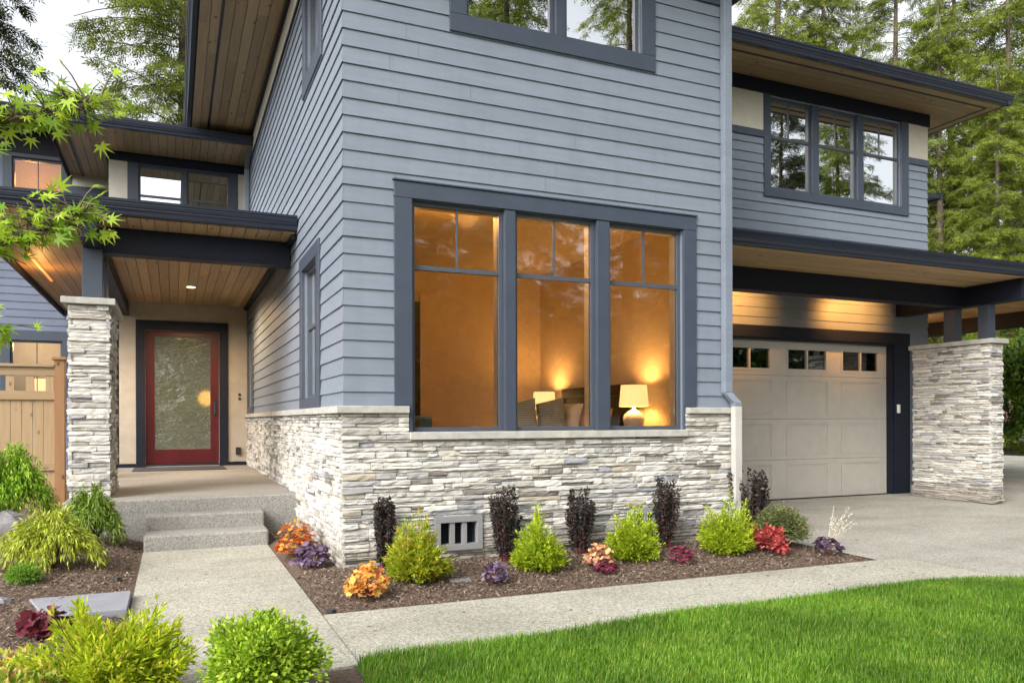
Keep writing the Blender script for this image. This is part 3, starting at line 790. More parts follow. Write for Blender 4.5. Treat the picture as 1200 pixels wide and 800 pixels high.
mb = MB(); mb.fbox(fr, gx0, gx1, .051, .0555, -.03, .0); mb.build('bottom_seal', 'black', gdo)
mb = MB(); mb.fbox(fG, 11.10, 11.165, 1.40, 1.54, .039, .062); k = mb.build('keypad', 'white', H, bevel=.006)
# upper garage wall
mb = MB()
mb.fbox(fG, 5.37, 8.31, 5.612, 5.72, .001, .034); mb.fbox(fG, 11.408, 11.895, 5.612, 5.72, .001, .034)
mb.fbox(fG, 8.312, 8.44, 4.72, 6.29, .001, .038); mb.fbox(fG, 11.24, 11.406, 4.72, 6.29, .001, .038); mb.fbox(fG, 8.44, 11.24, 4.72, 4.858, .001, .036)
mb.fbox(fG, 9.29, 9.42, 4.861, 6.258, -.08, .030); mb.fbox(fG, 10.255, 10.38, 4.861, 6.258, -.08, .030)
mb.build('window_trim', 'trim', H, bevel=.003)
mb = MB(); mb.fbox(fG, 5.37, 11.90, 6.292, 6.49, .001, .044); mb.fbox(right(11.87), G - .04, 18, 6.292, 6.49, .001, .044); mb.build('frieze', 'navy', H)
mb = MB(); mb.fbox(fG, 5.37, 8.31, 5.722, 6.29, .001, .018); mb.fbox(fG, 11.408, 11.885, 5.722, 6.29, .001, .018); mb.build('frieze_panel', 'cream', H)
window('upper_window', fG, [(8.44, 9.29), (9.42, 10.255), (10.38, 11.24)], 4.862, 6.257, 'glass_sky', rail=5.665, munt=True)
mb = MB(); planks(mb, 0, 5.37, 12.68, 8.65, G - .045, 6.513, seed=6); planks(mb, 0, 11.92, 12.68, G - .045, 18, 6.513, seed=7); mb.build('soffit', 'cedar_x', H)
mb = MB(); mb.box(5.37, 12.52, 8.79, 8.82, 6.486, 6.496); mb.box(12.49, 12.52, 8.82, 18, 6.486, 6.496); mb.build('soffit_vent', 'black', H)
mb = MB(); mb.box(6.41, 12.70, 8.63, 18.2, 6.516, 6.64); b = len(mb.v)
mb.v += [(6.41, 8.58, 6.645), (12.75, 8.58, 6.645), (12.75, 18.2, 6.645), (6.41, 18.2, 6.645), (6.41, 13, 7.3), (10.5, 13, 7.3)]
for q in ((0, 1, 5, 4), (1, 2, 5), (2, 3, 4, 5)): mb.f.append(tuple(b + i for i in q))
mb.build('roof', 'roofing', H)
mb = MB(); gutter(mb, lambda t, n, z: (t, 8.628 - n, z), 5.45, 12.80, 6.497, h=.15); gutter(mb, lambda t, n, z: (12.702 + n, t, z), 8.55, 18.2, 6.497, h=.15, d=.09); mb.build('gutter', 'gutter', H)
mb = MB(); mb.box(11.893, 12.22, 9.45, 15, 5.12, 5.19); gutter(mb, lambda t, n, z: (12.222 + n, t, z), 9.44, 15, 5.10, h=.12, d=.08); mb.build('eave', 'gutter', H)
# garage canopy
mb = MB(); planks(mb, 0, 5.45, 14.6, 7.24, 8.2, 3.328, seed=8); planks(mb, 0, 5.45, 14.6, 8.40, G - .02, 3.328, seed=9); planks(mb, 0, 11.9, 14.6, G - .02, 15, 3.328, seed=10); mb.build('soffit', 'cedar_x', H)
mb = MB(); mb.box(5.40, 11.118, 8.2, 8.39, 3.03, 3.309); mb.box(5.40, 11.118, 8.185, 8.405, 3.012, 3.029)
mb.box(11.12, 11.33, 7.30, 15, 3.03, 3.309); mb.box(11.105, 11.345, 7.29, 15, 3.012, 3.029)
mb.box(14.60, 14.80, 7.24, 15, 3.03, 3.309); mb.build('canopy_beam', 'navy', H, bevel=.004)
for ya in (7.5, 14.6):
    mb = MB(); mb.box(14.62, 14.78, ya, ya + .16, .0, 3.028); mb.build('canopy_post', 'trim', H, bevel=.004)
mb = MB(); mb.box(5.40, 14.81, 7.22, 15.1, 3.331, 3.46); b = len(mb.v)
mb.v += [(5.40, 7.18, 3.463), (14.85, 7.18, 3.463), (14.85, 15.1, 3.463), (5.40, G - .03, 3.9), (11.89, G - .03, 3.9), (11.89, 15.1, 3.9)]
for q in ((0, 1, 4, 3), (1, 2, 5, 4)): mb.f.append(tuple(b + i for i in q))
mb.build('canopy_roof', 'roofing', H)
mb = MB(); gutter(mb, lambda t, n, z: (t, 7.218 - n, z), 5.42, 14.90, 3.31, h=.155); gutter(mb, lambda t, n, z: (14.812 + n, t, z), 7.14, 15.1, 3.31, h=.155, d=.09); mb.build('gutter', 'gutter', H)
for px_, (ya, yb) in ((11.15, (7.82, 7.99)), (11.15, (8.36, 8.56))):
    mb = MB(); mb.box(px_, px_ + .15, ya, yb, 2.492, 3.011); mb.build('canopy_post', 'trim', H, bevel=.004)
mb = MB(); mb.box(11.14, 11.34, 7.79, 9.05, .03, 2.418); mb.build('pier_core', 'mortar', H)
mb = MB(); sd = 31
for fr_, a, b in ((left(11.14), 7.79, 9.05), (front(7.79), 11.14, 11.34), (right(11.34), 7.79, 9.05), (back(9.05), 11.14, 11.34)):
    ledgestone(mb, fr_, a, b, .045, 2.415, seed=sd, ext=(.035, .035), big=.86); sd += 1
mb.build('stone_pier', 'stone', H)
mb = MB(); mb.box(11.06, 11.43, 7.70, 9.13, 2.42, 2.49); mb.build('pier_cap', 'capstone', H, bevel=.006)

# --- entry porch
CZ = 3.48
mb = MB(); mb.box(-1.05, X0, 9.26, DW, -.1, .46); mb.build('porch_slab', 'porch', H, bevel=.02)
mb = MB(); mb.box(-.268, .93, 8.57, 8.99, -.05, .155); mb.build('porch_step', 'porch', H, bevel=.022)
mb = MB(); mb.box(-.262, .93, 8.992, 9.26, -.05, .310); mb.build('porch_step', 'porch', H, bevel=.022)
mb = MB(); mb.box(-.99, -.66, 9.59, 10.81, .2, 2.558); mb.build('pillar_core', 'mortar', H)
mb = MB(); sd = 41
for fr_, a, b in ((left(-.99), 9.59, 10.81), (front(9.59), -.99, -.66), (right(-.66), 9.59, 10.81), (back(10.81), -.99, -.66)):
    ledgestone(mb, fr_, a, b, .465, 2.555, seed=sd, ext=(.035, .035), big=1.25 if sd == 42 else 1.0); sd += 1
mb.build('stone_pillar', 'stone', H)
mb = MB(); mb.box(-1.085, -.565, 9.49, 10.9, 2.56, 2.63); mb.build('pillar_cap', 'capstone', H, bevel=.006)
for ya in (9.72, 10.36):
    mb = MB(); mb.box(-.905, -.705, ya, ya + .2, 2.632, 3.205); mb.build('porch_post', 'trim', H, bevel=.004)
mb = MB()
mb.box(-.875, -.725, 9.29, DW - .01, 3.225, CZ - .022); mb.box(-.890, -.710, 9.30, DW - .01, 3.207, 3.224)
mb.box(-.722, X0 - .022, 9.75, 9.93, 3.185, CZ - .022); mb.box(-.708, X0 - .022, 9.735, 9.945, 3.167, 3.184)
mb.box(X0 - .07, X0 - .021, 9.30, 9.73, 3.40, CZ - .022); mb.box(X0 - .09, X0 - .021, 9.95, DW - .03, 3.40, CZ - .022)
mb.build('porch_beam', 'navy', H, bevel=.004)
mb = MB(); planks(mb, 1, -1.93, X0 - .02, 9.27, DW - .02, CZ, seed=12); planks(mb, 1, -1.93, -1.05, DW - .018, RW - .03, CZ, seed=13); mb.build('porch_ceiling', 'cedar_y', H)
mb = MB(); mb.box(-1.97, -1.932, 9.26, RW - .02, 3.37, 3.64); mb.build('fascia', 'navy', H)
mb = MB(); mb.box(-1.93, X0 - .02, 9.26, DW - .02, 3.483, 3.60); mb.box(-1.93, -1.05, DW - .02, RW - .03, 3.483, 3.60); b = len(mb.v)
mb.v += [(-2.0, 9.23, 3.645), (X0 - .02, 9.23, 3.645), (X0 - .02, DW - .02, 4.55), (-2.0, DW - .02, 4.55), (-1.05, DW - .02, 4.55), (-1.05, RW - .03, 4.8), (-2.0, RW - .03, 4.8)]
mb.f += [(b, b + 1, b + 2, b + 3), (b + 3, b + 4, b + 5, b + 6)]; mb.build('porch_roof', 'roofing', H)
mb = MB(); gutter(mb, lambda t, n, z: (t, 9.258 - n, z), -2.06, X0 - .024, CZ - .005, h=.165); mb.build('gutter', 'gutter', H)
mb = MB(); mb.tube([(.28, 13.6, CZ - .0185), (.28, 13.6, CZ - .026)], [.085, .085], 20); rl = mb.build('downlight', 'white', H)
mb = MB(); mb.tube([(.28, 13.6, CZ - .0265), (.28, 13.6, CZ - .029)], [.062, .062], 20); mb.build('lens', 'bulb', rl)
mb = MB(); mb.box(-1.71, -1.678, 11.5, 13.8, CZ - .034, CZ - .0185); mb.build('orange_glow_streak', 'glow_streak', H)  # glowing bar stands in for a streak of light under the eave
for i, x in enumerate((7.75, 10.15)):
    mb = MB(); mb.tube([(x, 8.84, 3.309), (x, 8.84, 3.300)], [.085, .085], 20); rl = mb.build('downlight', 'white', H)
    mb = MB(); mb.tube([(x, 8.84, 3.2995), (x, 8.84, 3.297)], [.06, .06], 20); mb.build('lens', 'bulb', rl)

def lamp(name, loc, e, c, r=.05, spot=None, aim=None):
    l = bpy.data.lights.new(name, 'SPOT' if spot else 'POINT'); l.energy = e; l.color = c; l.shadow_soft_size = r
    if spot: l.spot_size = rad(spot); l.spot_blend = .6
    o = bpy.data.objects.new(name, l); COL.objects.link(o); o.location = loc
    if aim: o.rotation_euler = Vector(aim).to_track_quat('-Z', 'Y').to_euler()
    return o
WARM = (1, .60, .24)
lamp('porch_downlight_glow', (.28, 13.6, CZ - .035), 235, (1, .68, .36), .06, 165)
lamp('porch_streak_fill', (-1.69, 12.6, CZ - .35), 5, (1, .48, .12), .05)  # point light added to spread the streak's glow
lamp('canopy_downlight_glow', (7.75, 8.80, 3.25), 46, (1, .42, .09), .05, 118, (0, 1, -.22))
lamp('canopy_downlight_glow', (10.15, 8.80, 3.25), 46, (1, .42, .09), .05, 118, (0, 1, -.22))
lamp('canopy_side_glow', (13.0, 11.6, 2.7), 22, (1, .5, .15), .06)

# --- entry wall and the red door
opD = [(-.45, .81, .47, 2.96)]
mb = MB(); wallbody(mb, fD, -1.03, X0 - .03, .3, 3.47, opD, n0=-.2); mb.build('wall', 'stucco', H)
mb = MB(); mb.fbox(fD, -.605, .968, 2.962, 3.14, .001, .034); mb.fbox(fD, -.605, -.452, .462, 2.96, .001, .032); mb.fbox(fD, .812, .968, .462, 2.96, .001, .032)
mb.fbox(fD, -1.03, -.607, .462, .53, .001, .02); mb.fbox(fD, .97, X0 - .05, .462, .53, .001, .02)
mb.build('door_trim', 'navy', H, bevel=.003)
frd = front(DW + .07)
mb = MB(); a, b, c, d = -.447, .807, .512, 2.952
mb.fbox(frd, a, a + .15, c, d, -.045, .0); mb.fbox(frd, b - .15, b, c, d, -.045, .0); mb.fbox(frd, a + .15, b - .15, c, c + .265, -.045, .0); mb.fbox(frd, a + .15, b - .15, d - .085, d, -.045, .0)
door = mb.build('front_door', 'red', H, bevel=.003)
mb = MB(); mb.fbox(frd, a + .147, b - .147, c + .262, d - .082, -.028, -.016); mb.build('door_glass', 'frosted', door)
mb = MB(); mb.fbox(frd, b - .095, b - .045, 1.38, 1.70, .0, .012)
mb.tube([(b - .07, DW + .05, 1.42), (b - .07, DW + .02, 1.44), (b - .07, DW + .02, 1.64), (b - .07, DW + .05, 1.66)], [.012] * 4, 8); mb.build('handle', 'black', door)
mb = MB(); mb.fbox(front(DW + .1), -.45, .81, .462, .508, -.1, .09); mb.build('threshold', 'black', H)
for zc in (1.72, 1.80):
    mb = MB(); mb.fbox(fD, 1.15, 1.195, zc - .024, zc + .024, .001, .02); mb.build('doorbell', 'black', H, bevel=.004)
mb = MB(); mb.fbox(fD, 1.10, 1.19, .66, .80, .001, .05); mb.build('outlet_cover', 'black', H, bevel=.006)
# hall behind the door
mb = MB(); mb.box(-1.0, 1.2, 17.0, 17.06, .46, 3.4); mb.build('interior_wall', 'teal', H)
mb = MB(); mb.box(-1.0, 1.2, 15.91, 17.0, .40, .458); mb.build('interior_floor', 'oak_dark', H)
mb = MB(); mb.box(-1.0, 1.2, 15.91, 17.0, 3.4, 3.45); mb.build('interior_ceiling', 'room', H)
lamp('hall_glow', (.62, 16.7, 1.75), 6, (1, .45, .10), .15)

# --- upper entry wing
opW = [(-.555, 1.005, 4.86, 5.955)]
mb = MB(); wallbody(mb, fD, -1.03, X0 - .03, 3.62, 6.14, opW, n0=-.15); mb.build('wall', 'trim', H)
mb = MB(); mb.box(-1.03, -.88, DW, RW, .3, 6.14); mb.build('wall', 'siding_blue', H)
mb = MB(); mb.fbox(fD, -1.04, X0 - .04, 5.985, 6.12, .001, .05); mb.fbox(left(-1.03), DW - .03, RW, 5.985, 6.12, .001, .05); mb.build('frieze', 'navy', H)
mb = MB(); mb.fbox(fD, -1.035, -.735, 4.0, 5.983, .001, .022); mb.fbox(fD, 1.155, X0 - .04, 4.0, 5.983, .001, .022); mb.build('frieze_panel', 'cream', H)
mb = MB(); mb.fbox(fD, -.733, -.557, 4.0, 5.983, .001, .03); mb.fbox(fD, 1.007, 1.153, 4.0, 5.983, .001, .03); mb.fbox(fD, .195, .255, 4.862, 5.953, -.06, .024); mb.build('window_trim', 'trim', H)
window('upper_window', fD, [(-.555, .195), (.255, 1.005)], 4.862, 5.953, 'glass_sky', rail=5.41, munt=False)
mb = MB(); planks(mb, 1, -1.83, X0 - .02, 14.47, DW - .055, 6.158, seed=14); planks(mb, 1, -1.83, -1.085, DW - .055, RW, 6.158, seed=15); mb.build('soffit', 'cedar_y', H)
mb = MB(); mb.box(-1.63, -1.585, 14.6, RW, 6.128, 6.138); mb.build('soffit_vent', 'black', H)
mb = MB(); mb.box(-1.87, -1.832, 14.46, RW, 6.08, 6.27); mb.build('fascia', 'navy', H)
mb = MB(); mb.box(-1.83, X0 - .02, 14.46, RW + 1, 6.161, 6.24); b = len(mb.v)
mb.v += [(-1.9, 14.42, 6.285), (X0 - .02, 14.42, 6.285), (X0 - .02, RW + 1, 6.9), (-1.9, RW + 1, 6.9)]; mb.f.append((b, b + 1, b + 2, b + 3)); mb.build('roof', 'roofing', H)
mb = MB(); gutter(mb, lambda t, n, z: (t, 14.458 - n, z), -1.95, X0 - .024, 6.14, h=.145); mb.build('gutter', 'gutter', H)
spout('downspout', [(1.27, 14.58, 6.13), (1.27, 15.2, 5.95), (1.27, 15.2, 4.5)], 'siding', .04, .035)
# --- recessed left wing
fW = front(RW)
opR = [(-2.84, -1.97, 1.50, 2.86), (-2.80, -1.95, 5.2, 6.37)]
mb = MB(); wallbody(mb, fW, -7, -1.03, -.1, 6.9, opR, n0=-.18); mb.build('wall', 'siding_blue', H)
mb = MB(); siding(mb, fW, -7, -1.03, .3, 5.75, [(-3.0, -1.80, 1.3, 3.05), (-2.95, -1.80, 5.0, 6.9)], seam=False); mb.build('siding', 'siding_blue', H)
mb = MB(); mb.fbox(fW, -3.0, -1.80, 2.862, 3.05, .001, .035); mb.fbox(fW, -3.0, -2.842, 1.3, 2.86, .001, .033); mb.fbox(fW, -1.968, -1.80, 1.3, 2.86, .001, .033); mb.fbox(fW, -2.84, -1.97, 1.3, 1.498, .001, .033)
mb.fbox(fW, -2.95, -2.802, 5.0, 6.44, .001, .033); mb.fbox(fW, -1.948, -1.80, 5.0, 6.44, .001, .033); mb.fbox(fW, -2.80, -1.95, 6.372, 6.44, .001, .033); mb.fbox(fW, -2.80, -1.95, 5.0, 5.198, .001, .033)
mb.fbox(fW, -1.798, -1.04, 5.752, 5.92, .001, .03); mb.build('window_trim', 'trim', H)
mb = MB(); mb.fbox(fW, -7, -1.04, 6.442, 6.9, .001, .04); mb.build('frieze', 'navy', H)
mb = MB(); mb.fbox(fW, -1.798, -1.04, 5.922, 6.44, .001, .02); mb.build('frieze_panel', 'cream', H)
window('side_window', fW, [(-2.84, -1.97)], 1.502, 2.858, 'glass_low', munt=True)
window('upper_window', fW, [(-2.80, -1.95)], 5.202, 6.368, 'glass_low', rail=5.78, munt=True)
mb = MB(); planks(mb, 0, -7, -1.9, 16.6, RW, 6.92, seed=16); mb.build('soffit', 'cedar_x', H)
mb = MB(); mb.box(-7, 2, 16.58, 19, 6.923, 7.0); mb.build('roof', 'roofing', H)
mb = MB(); gutter(mb, lambda t, n, z: (t, 16.578 - n, z), -7, 2, 6.9, h=.14); mb.build('gutter', 'gutter', H)
# rooms behind the left wing windows
mb = MB(); mb.box(-6, -1.06, 19.4, 19.45, 0, 6.85); mb.box(-6, -1.06, RW + .2, 19.4, 3.9, 4.0); mb.box(-1.06, -1.035, RW + .2, 19.4, 0, 6.85); mb.box(-6.05, -6, RW + .2, 19.4, 0, 6.85); mb.box(-6, -1.06, RW + .2, 19.4, 6.8, 6.84); mb.build('interior_wall', 'room', H)
lamp('left_room_glow', (-2.6, 18.5, 2.9), 14, (1, .72, .42), .15)
lamp('left_upper_room_glow', (-2.6, 18.6, 6.2), 12, (1, .42, .11), .15)

# --- bedroom behind the picture window
mb = MB()
mb.box(1.545, 5.19, 10.82, 10.9, .42, 3.55); mb.box(5.19, 5.25, Y0 + .2, 10.9, .42, 3.55); mb.box(1.50, 1.541, Y0 + .2, 7.86, .42, 3.55); mb.box(1.50, 1.541, 8.82, 10.9, .42, 3.55); mb.box(1.50, 1.541, 7.86, 8.82, 2.95, 3.55); mb.box(1.50, 1.541, 7.86, 8.82, .42, 1.53)
mb.box(1.545, 1.92, Y0 + .185, Y0 + .20, .42, 3.5); mb.box(1.92, 5.19, Y0 + .185, Y0 + .20, .42, 1.195); mb.box(1.92, 5.19, Y0 + .185, Y0 + .20, 3.245, 3.5)
mb.build('interior_wall', 'room', H)
mb = MB(); mb.box(1.545, 5.185, Y0 + .201, 10.815, 3.505, 3.55); mb.build('interior_ceiling', 'room', H)
mb = MB(); mb.box(1.545, 5.185, Y0 + .201, 10.815, .42, .47); mb.build('interior_floor', 'carpet', H)
mb = MB(); mb.fbox(front(10.82), 2.45, 3.26, .47, 3.0, .001, .03); mb.build('interior_door', 'headboard', H)
mb = MB(); mb.fbox(front(10.82), 3.262, 3.36, .47, 3.1, .001, .04); mb.build('interior_door_casing', 'room', H)
# upper floors stay dark inside
mb = MB(); mb.box(1.6, 5.2, 6.95, 17, 4.2, 4.3); mb.box(5.6, 11.6, 9.7, 17.5, 3.6, 3.75); mb.box(-.85, 1.2, 15.9, 17.4, 4.2, 4.3); mb.build('upper_floor', 'carpet', H)
mb = MB(); mb.box(5.6, 11.6, 12.5, 12.6, 3.75, 6.45); mb.box(1.6, 5.2, 9.5, 9.6, 4.3, 6.35); mb.box(-.86, 1.2, 17.3, 17.36, 4.3, 6.1); mb.box(5.3, 5.36, 9.7, 17, .1, 6.4); mb.box(-.86, 1.2, 15.9, 17.3, 6.08, 6.12); mb.build('interior_wall', 'stucco', H)
mb = MB(); mb.box(5.5, 11.6, 12.0, 12.1, 0, 3.5); mb.box(5.5, 11.6, 9.7, 12, 3.4, 3.45); mb.build('garage_interior_wall', 'void', H)

def table_lamp(x, y, z, label, e=17):
    t = thing('table_lamp', label, 'lamp', (x, y, z), 'lit bedside lamps')
    mb = MB(); mb.lathe([(.0, 0), (.085, 0), (.115, .06), (.128, .13), (.115, .185), (.07, .225), (.03, .245), (.018, .26), (.016, .36), (0, .36)], (x, y, z)); mb.build('lamp_base', 'ceramic', t, smooth=True)
    mb = MB(); mb.lathe([(.172, .285), (.150, .535), (.147, .535), (.169, .285)], (x, y, z), 32); mb.build('lamp_shade', 'shade', t, smooth=True)
    lamp('lamp_glow', (x, y, z + .43), e, (1, .50, .16), .085)
    return t
table_lamp(4.95, 7.80, 1.17, 'lit cream ginger jar lamp on nightstand at right edge of picture window')
table_lamp(4.93, 10.16, 1.17, 'lit lamp half hidden behind dark pillows in the middle window')
for x, y, lb in ((4.93, 7.80, 'dark nightstand under the lit lamp nearest the glass'), (4.93, 10.16, 'dark nightstand under the farther lamp behind the pillows')):
    t = thing('nightstand', lb, 'nightstand', (x, y, .47))
    mb = MB(); mb.box(x - .24, x + .24, y - .28, y + .28, 1.13, 1.168); mb.build('top', 'headboard', t, bevel=.005)
    mb = MB(); mb.box(x - .22, x + .22, y - .26, y + .26, .62, 1.128); mb.build('drawer_body', 'headboard', t)
    for sx in (-.19, .19):
        for sy in (-.23, .23):
            mb = MB(); mb.box(x + sx - .02, x + sx + .02, y + sy - .02, y + sy + .02, .47, .618); mb.build('leg', 'headboard', t)
table_lamp(-2.42, 18.25, 1.62, 'lit lamp in the ground floor window seen through the fence slots', 3)
t = thing('cabinet', 'pale cabinet under the lit lamp, mostly hidden behind the wooden fence', 'cabinet', (-2.42, 18.3, .0))
mb = MB(); mb.box(-2.75, -2.10, 18.05, 18.55, .02, 1.60); mb.build('carcass', 'jamb', t, bevel=.005)
mb = MB(); mb.box(-2.78, -2.07, 18.02, 18.58, 1.60, 1.618); mb.build('top', 'headboard', t)
bed = thing('bed', 'dark wooden bed with pale bedding behind the picture window', 'bed', (4.1, 9.0, .47))
mb = MB(); mb.box(5.10, 5.17, 8.16, 9.86, .5, 1.60); mb.box(5.09, 5.18, 8.10, 9.92, 1.602, 1.74)
for yy in (8.13, 9.89): mb.box(5.07, 5.185, yy - .04, yy + .04, .47, 1.60)
mb.build('headboard', 'headboard', bed, bevel=.006)
mb = MB(); mb.box(2.95, 5.06, 8.22, 9.82, .82, 1.12); mb.build('mattress', 'mattress', bed, bevel=.06)
mb = MB(); mb.box(2.95, 5.06, 8.2, 9.84, .47, .818); mb.build('bed_base', 'headboard', bed)
def pillow(label, c, w, h, t, rz, tilt, mat, roll=0.0):
    me = bpy.data.meshes.new('pillow'); n = 12; V = []; F = []
    for s in (1, -1):
        o = len(V)
        for j in range(n + 1):
            for i in range(n + 1):
                a = i / n * 2 - 1; b = j / n * 2 - 1
                puff = ((1 - a ** 4) * (1 - b ** 4)) ** .6
                pin = 1 - .07 * (1 - abs(a)) * abs(b) - .07 * (1 - abs(b)) * abs(a)
                V.append((s * t / 2 * puff, a * w / 2 * pin, (b + 1) * h / 2 * 1.0))
        for j in range(n):
            for i in range(n):
                q = (o + j * (n + 1) + i, o + j * (n + 1) + i + 1, o + (j + 1) * (n + 1) + i + 1, o + (j + 1) * (n + 1) + i)
                F.append(q if s > 0 else q[::-1])
    me.from_pydata(V, [], F); me.update()
    o = fin('pillow', me, mat, None, True); o.location = c; o.rotation_euler = (roll, tilt, rz)
    tag(o, label, 'pillow', 'pillows on the bed')
pillow('dark grey striped pillow nearest the left, in front of the far lamp', (4.10, 9.02, 1.09), .40, .48, .17, rad(38), rad(16), 'pillow', rad(-14))
pillow('dark grey striped pillow leaning just right of its twin, in the middle window', (4.42, 8.86, 1.09), .40, .48, .17, rad(38), rad(14), 'pillow', rad(-12))
pillow('pale patterned pillow propped between the dark pillows and headboard', (4.66, 9.0, 1.10), .60, .42, .20, rad(4), rad(14), 'mattress')
pillow('rust brown cushion beside the lamp in the right window', (4.72, 8.36, 1.10), .42, .36, .18, rad(30), rad(20), 'tan')
ch = thing('armchair', 'grey green armchair corner showing at the lower left of the picture window', 'armchair', (2.4, 7.45, .47))
mb = MB(); mb.box(2.18, 2.32, 7.25, 7.62, .6, 1.345); mb.build('backrest', 'teal', ch, bevel=.03)
mb = MB(); mb.box(2.32, 2.85, 7.25, 7.85, .62, .92); mb.build('seat', 'teal', ch, bevel=.04)
for sy in (7.30, 7.58):
    for sx in (2.25, 2.75):
        mb = MB(); mb.tube([(sx, sy, .47), (sx, sy, .61)], [.015, .02], 8); mb.build('leg', 'headboard', ch)
lamp('bedroom_fill_light', (2.7, 7.35, 3.38), 24, (1, .45, .12), .15)  # added fill light without a fixture, evens out the back wall

# ------------------------------------------------------------------ small things around the house
o = tag(MB.build((lambda m: (m.box(-.62, .86, 14.35, 15.45, .4625, .474), m)[1])(MB()), 'doormat', 'mat'), 'flat charcoal doormat lying on the porch before the red door', 'doormat')
mb = MB(); mb.v += [(-.93, 6.40, -.02), (-.281, 6.40, -.02), (-.281, 5.80, -.02), (-.76, 5.80, -.02), (-.93, 6.40, .052), (-.281, 6.40, .052), (-.281, 5.80, .052), (-.76, 5.80, .052)]
mb.f += [(0, 1, 2, 3), (4, 7, 6, 5), (0, 4, 5, 1), (1, 5, 6, 2), (2, 6, 7, 3), (3, 7, 4, 0)]
tag(mb.build('stone_slab', 'paver', bevel=.006), 'flat grey rectangular stone slab butting the left edge of the entry path', 'slab')
def rock(name, label, c, r, seed):
    rs = random.Random(seed); mb = MB(); n = 14; m = 8
    for j in range(m + 1):
        for i in range(n):
            ph = math.pi * j / m; th = 2 * math.pi * i / n; k = 1 + rs.uniform(-.12, .12)
            mb.v.append((c[0] + r[0] * k * math.sin(ph) * math.cos(th), c[1] + r[1] * k * math.sin(ph) * math.sin(th), c[2] + r[2] * k * math.cos(ph)))
    for j in range(m):
        for i in range(n): i2 = (i + 1) % n; mb.f.append((j * n + i, j * n + i2, (j + 1) * n + i2, (j + 1) * n + i))
    tag(mb.build(name, 'rock', smooth=False), label, 'rock')
rock('rock', 'small grey rock at the left picture edge beside the maroon plant', (-1.12, 6.36, .03), (.10, .08, .06), 3)
rock('rock', 'large dark rock half buried under the big green thread shrub', (-1.75, 10.05, .12), (.34, .25, .22), 4)
mb = MB(); mb.tube([(-.41, 7.01, .02), (-.41, 7.01, .05)], [.035, .03], 10); tag(mb.build('sprinkler_head', 'black'), 'small black sprinkler head in the bark near the path', 'sprinkler')
mb = MB(); mb.tube([(.985, 5.36, .0), (.985, 5.36, .02)], [.035, .032], 10); tag(mb.build('sprinkler_head', 'black'), 'small black sprinkler head at the corner of front bed and path', 'sprinkler')
mb = MB(); mb.box(2.0, 2.16, 5.78, 5.88, .03, .042); tag(mb.build('valve_lid', 'vent'), 'flat grey green valve lid lying in the bark of the front bed', 'lid')

# fence panel with square-cut lattice and capped post
FY = 12.5
fc = thing('wooden_gate', 'cedar fence panel with open top slots beside the stone pillar', 'fence', (-1.5, FY, .1))
mb = MB(); mb.box(-1.50, -1.375, FY - .06, FY + .065, .02, 2.15); mb.build('post', 'post', fc, bevel=.004)
mb = MB(); mb.box(-1.53, -1.345, FY - .09, FY + .095, 2.152, 2.19); mb.build('post_cap', 'post', fc, bevel=.006)
def rail(z0, z1, y0, y1): 
    m = MB(); m.box(-3.2, -1.502, y0, y1, z0, z1); m.build('rail', 'fence_x', fc, bevel=.003)
rail(2.05, 2.09, FY - .07, FY + .07); rail(1.93, 2.048, FY - .03, FY + .02); rail(1.60, 1.72, FY - .035, FY + .02); rail(.62, .72, FY - .035, FY - .001)
x = -1.505; k = 0
while x > -3.15:
    mb = MB(); mb.box(x - .105, x - .005, FY - .02, FY + .012, 1.722, 1.928); mb.build('baluster', 'fence', fc); x -= .235
x = -1.505
while x > -3.15:
    mb = MB(); mb.box(x - .128, x - .003, FY + .0, FY + .02, .10, 1.598); mb.build('board', 'fence', fc); x -= .131

# ------------------------------------------------------------------ plants
def nrm(a): return a / np.maximum(np.linalg.norm(a, axis=-1, keepdims=True), 1e-9)
def scatter(T, F, P, D, N, Sz, wide=1.0):
    """leaf template T(k,3): x along D, y sideways, z along N"""
    T = np.asarray(T, float); F = np.asarray(F); D = nrm(D); side = nrm(np.cross(N, D)); N2 = np.cross(D, side)
    Sz = np.broadcast_to(np.asarray(Sz, float), (len(P),))
    V = P[:, None, :] + Sz[:, None, None] * (T[None, :, 0:1] * D[:, None] + wide * T[None, :, 1:2] * side[:, None] + T[None, :, 2:3] * N2[:, None])
    return V.reshape(-1, 3), (np.arange(len(P))[:, None, None] * len(T) + F[None]).reshape(-1, F.shape[1])
def joined(L):
    V = []; F = []; o = 0
    for v, f in L: V.append(v); F.append(f + o); o += len(v)
    return np.concatenate(V), np.concatenate(F)
_fr = []; _ff = []
for _k, (_x, _a, _l) in enumerate([(.0, 55, .42), (.0, -55, .42), (.22, 48, .40), (.22, -48, .40), (.46, 40, .34), (.46, -40, .34), (.62, 0, .42)]):
    _c, _s = math.cos(rad(_a)), math.sin(rad(_a))
    for _u, _v in ((0, 0), (.45, .13), (1, 0), (.45, -.13)): _fr.append((_x + _l * (_u * _c - _v * _s), _l * (_u * _s + _v * _c), -.10 * abs(_l * _u * _s) - .10 * _u * _l))
    _ff.append(tuple(_k * 4 + _q for _q in range(4)))
FROND = (_fr, _ff)
DIA = ([(0, 0, 0), (.45, .5, .10), (1, 0, -.06), (.45, -.5, .10)], [(0, 1, 2, 3)])
OVAL = ([(0, 0, 0), (.25, .42, .08), (.7, .40, .06), (1, 0, -.06), (.7, -.40, .06), (.25, -.42, .08)], [(0, 1, 2, 3), (0, 3, 4, 5)])
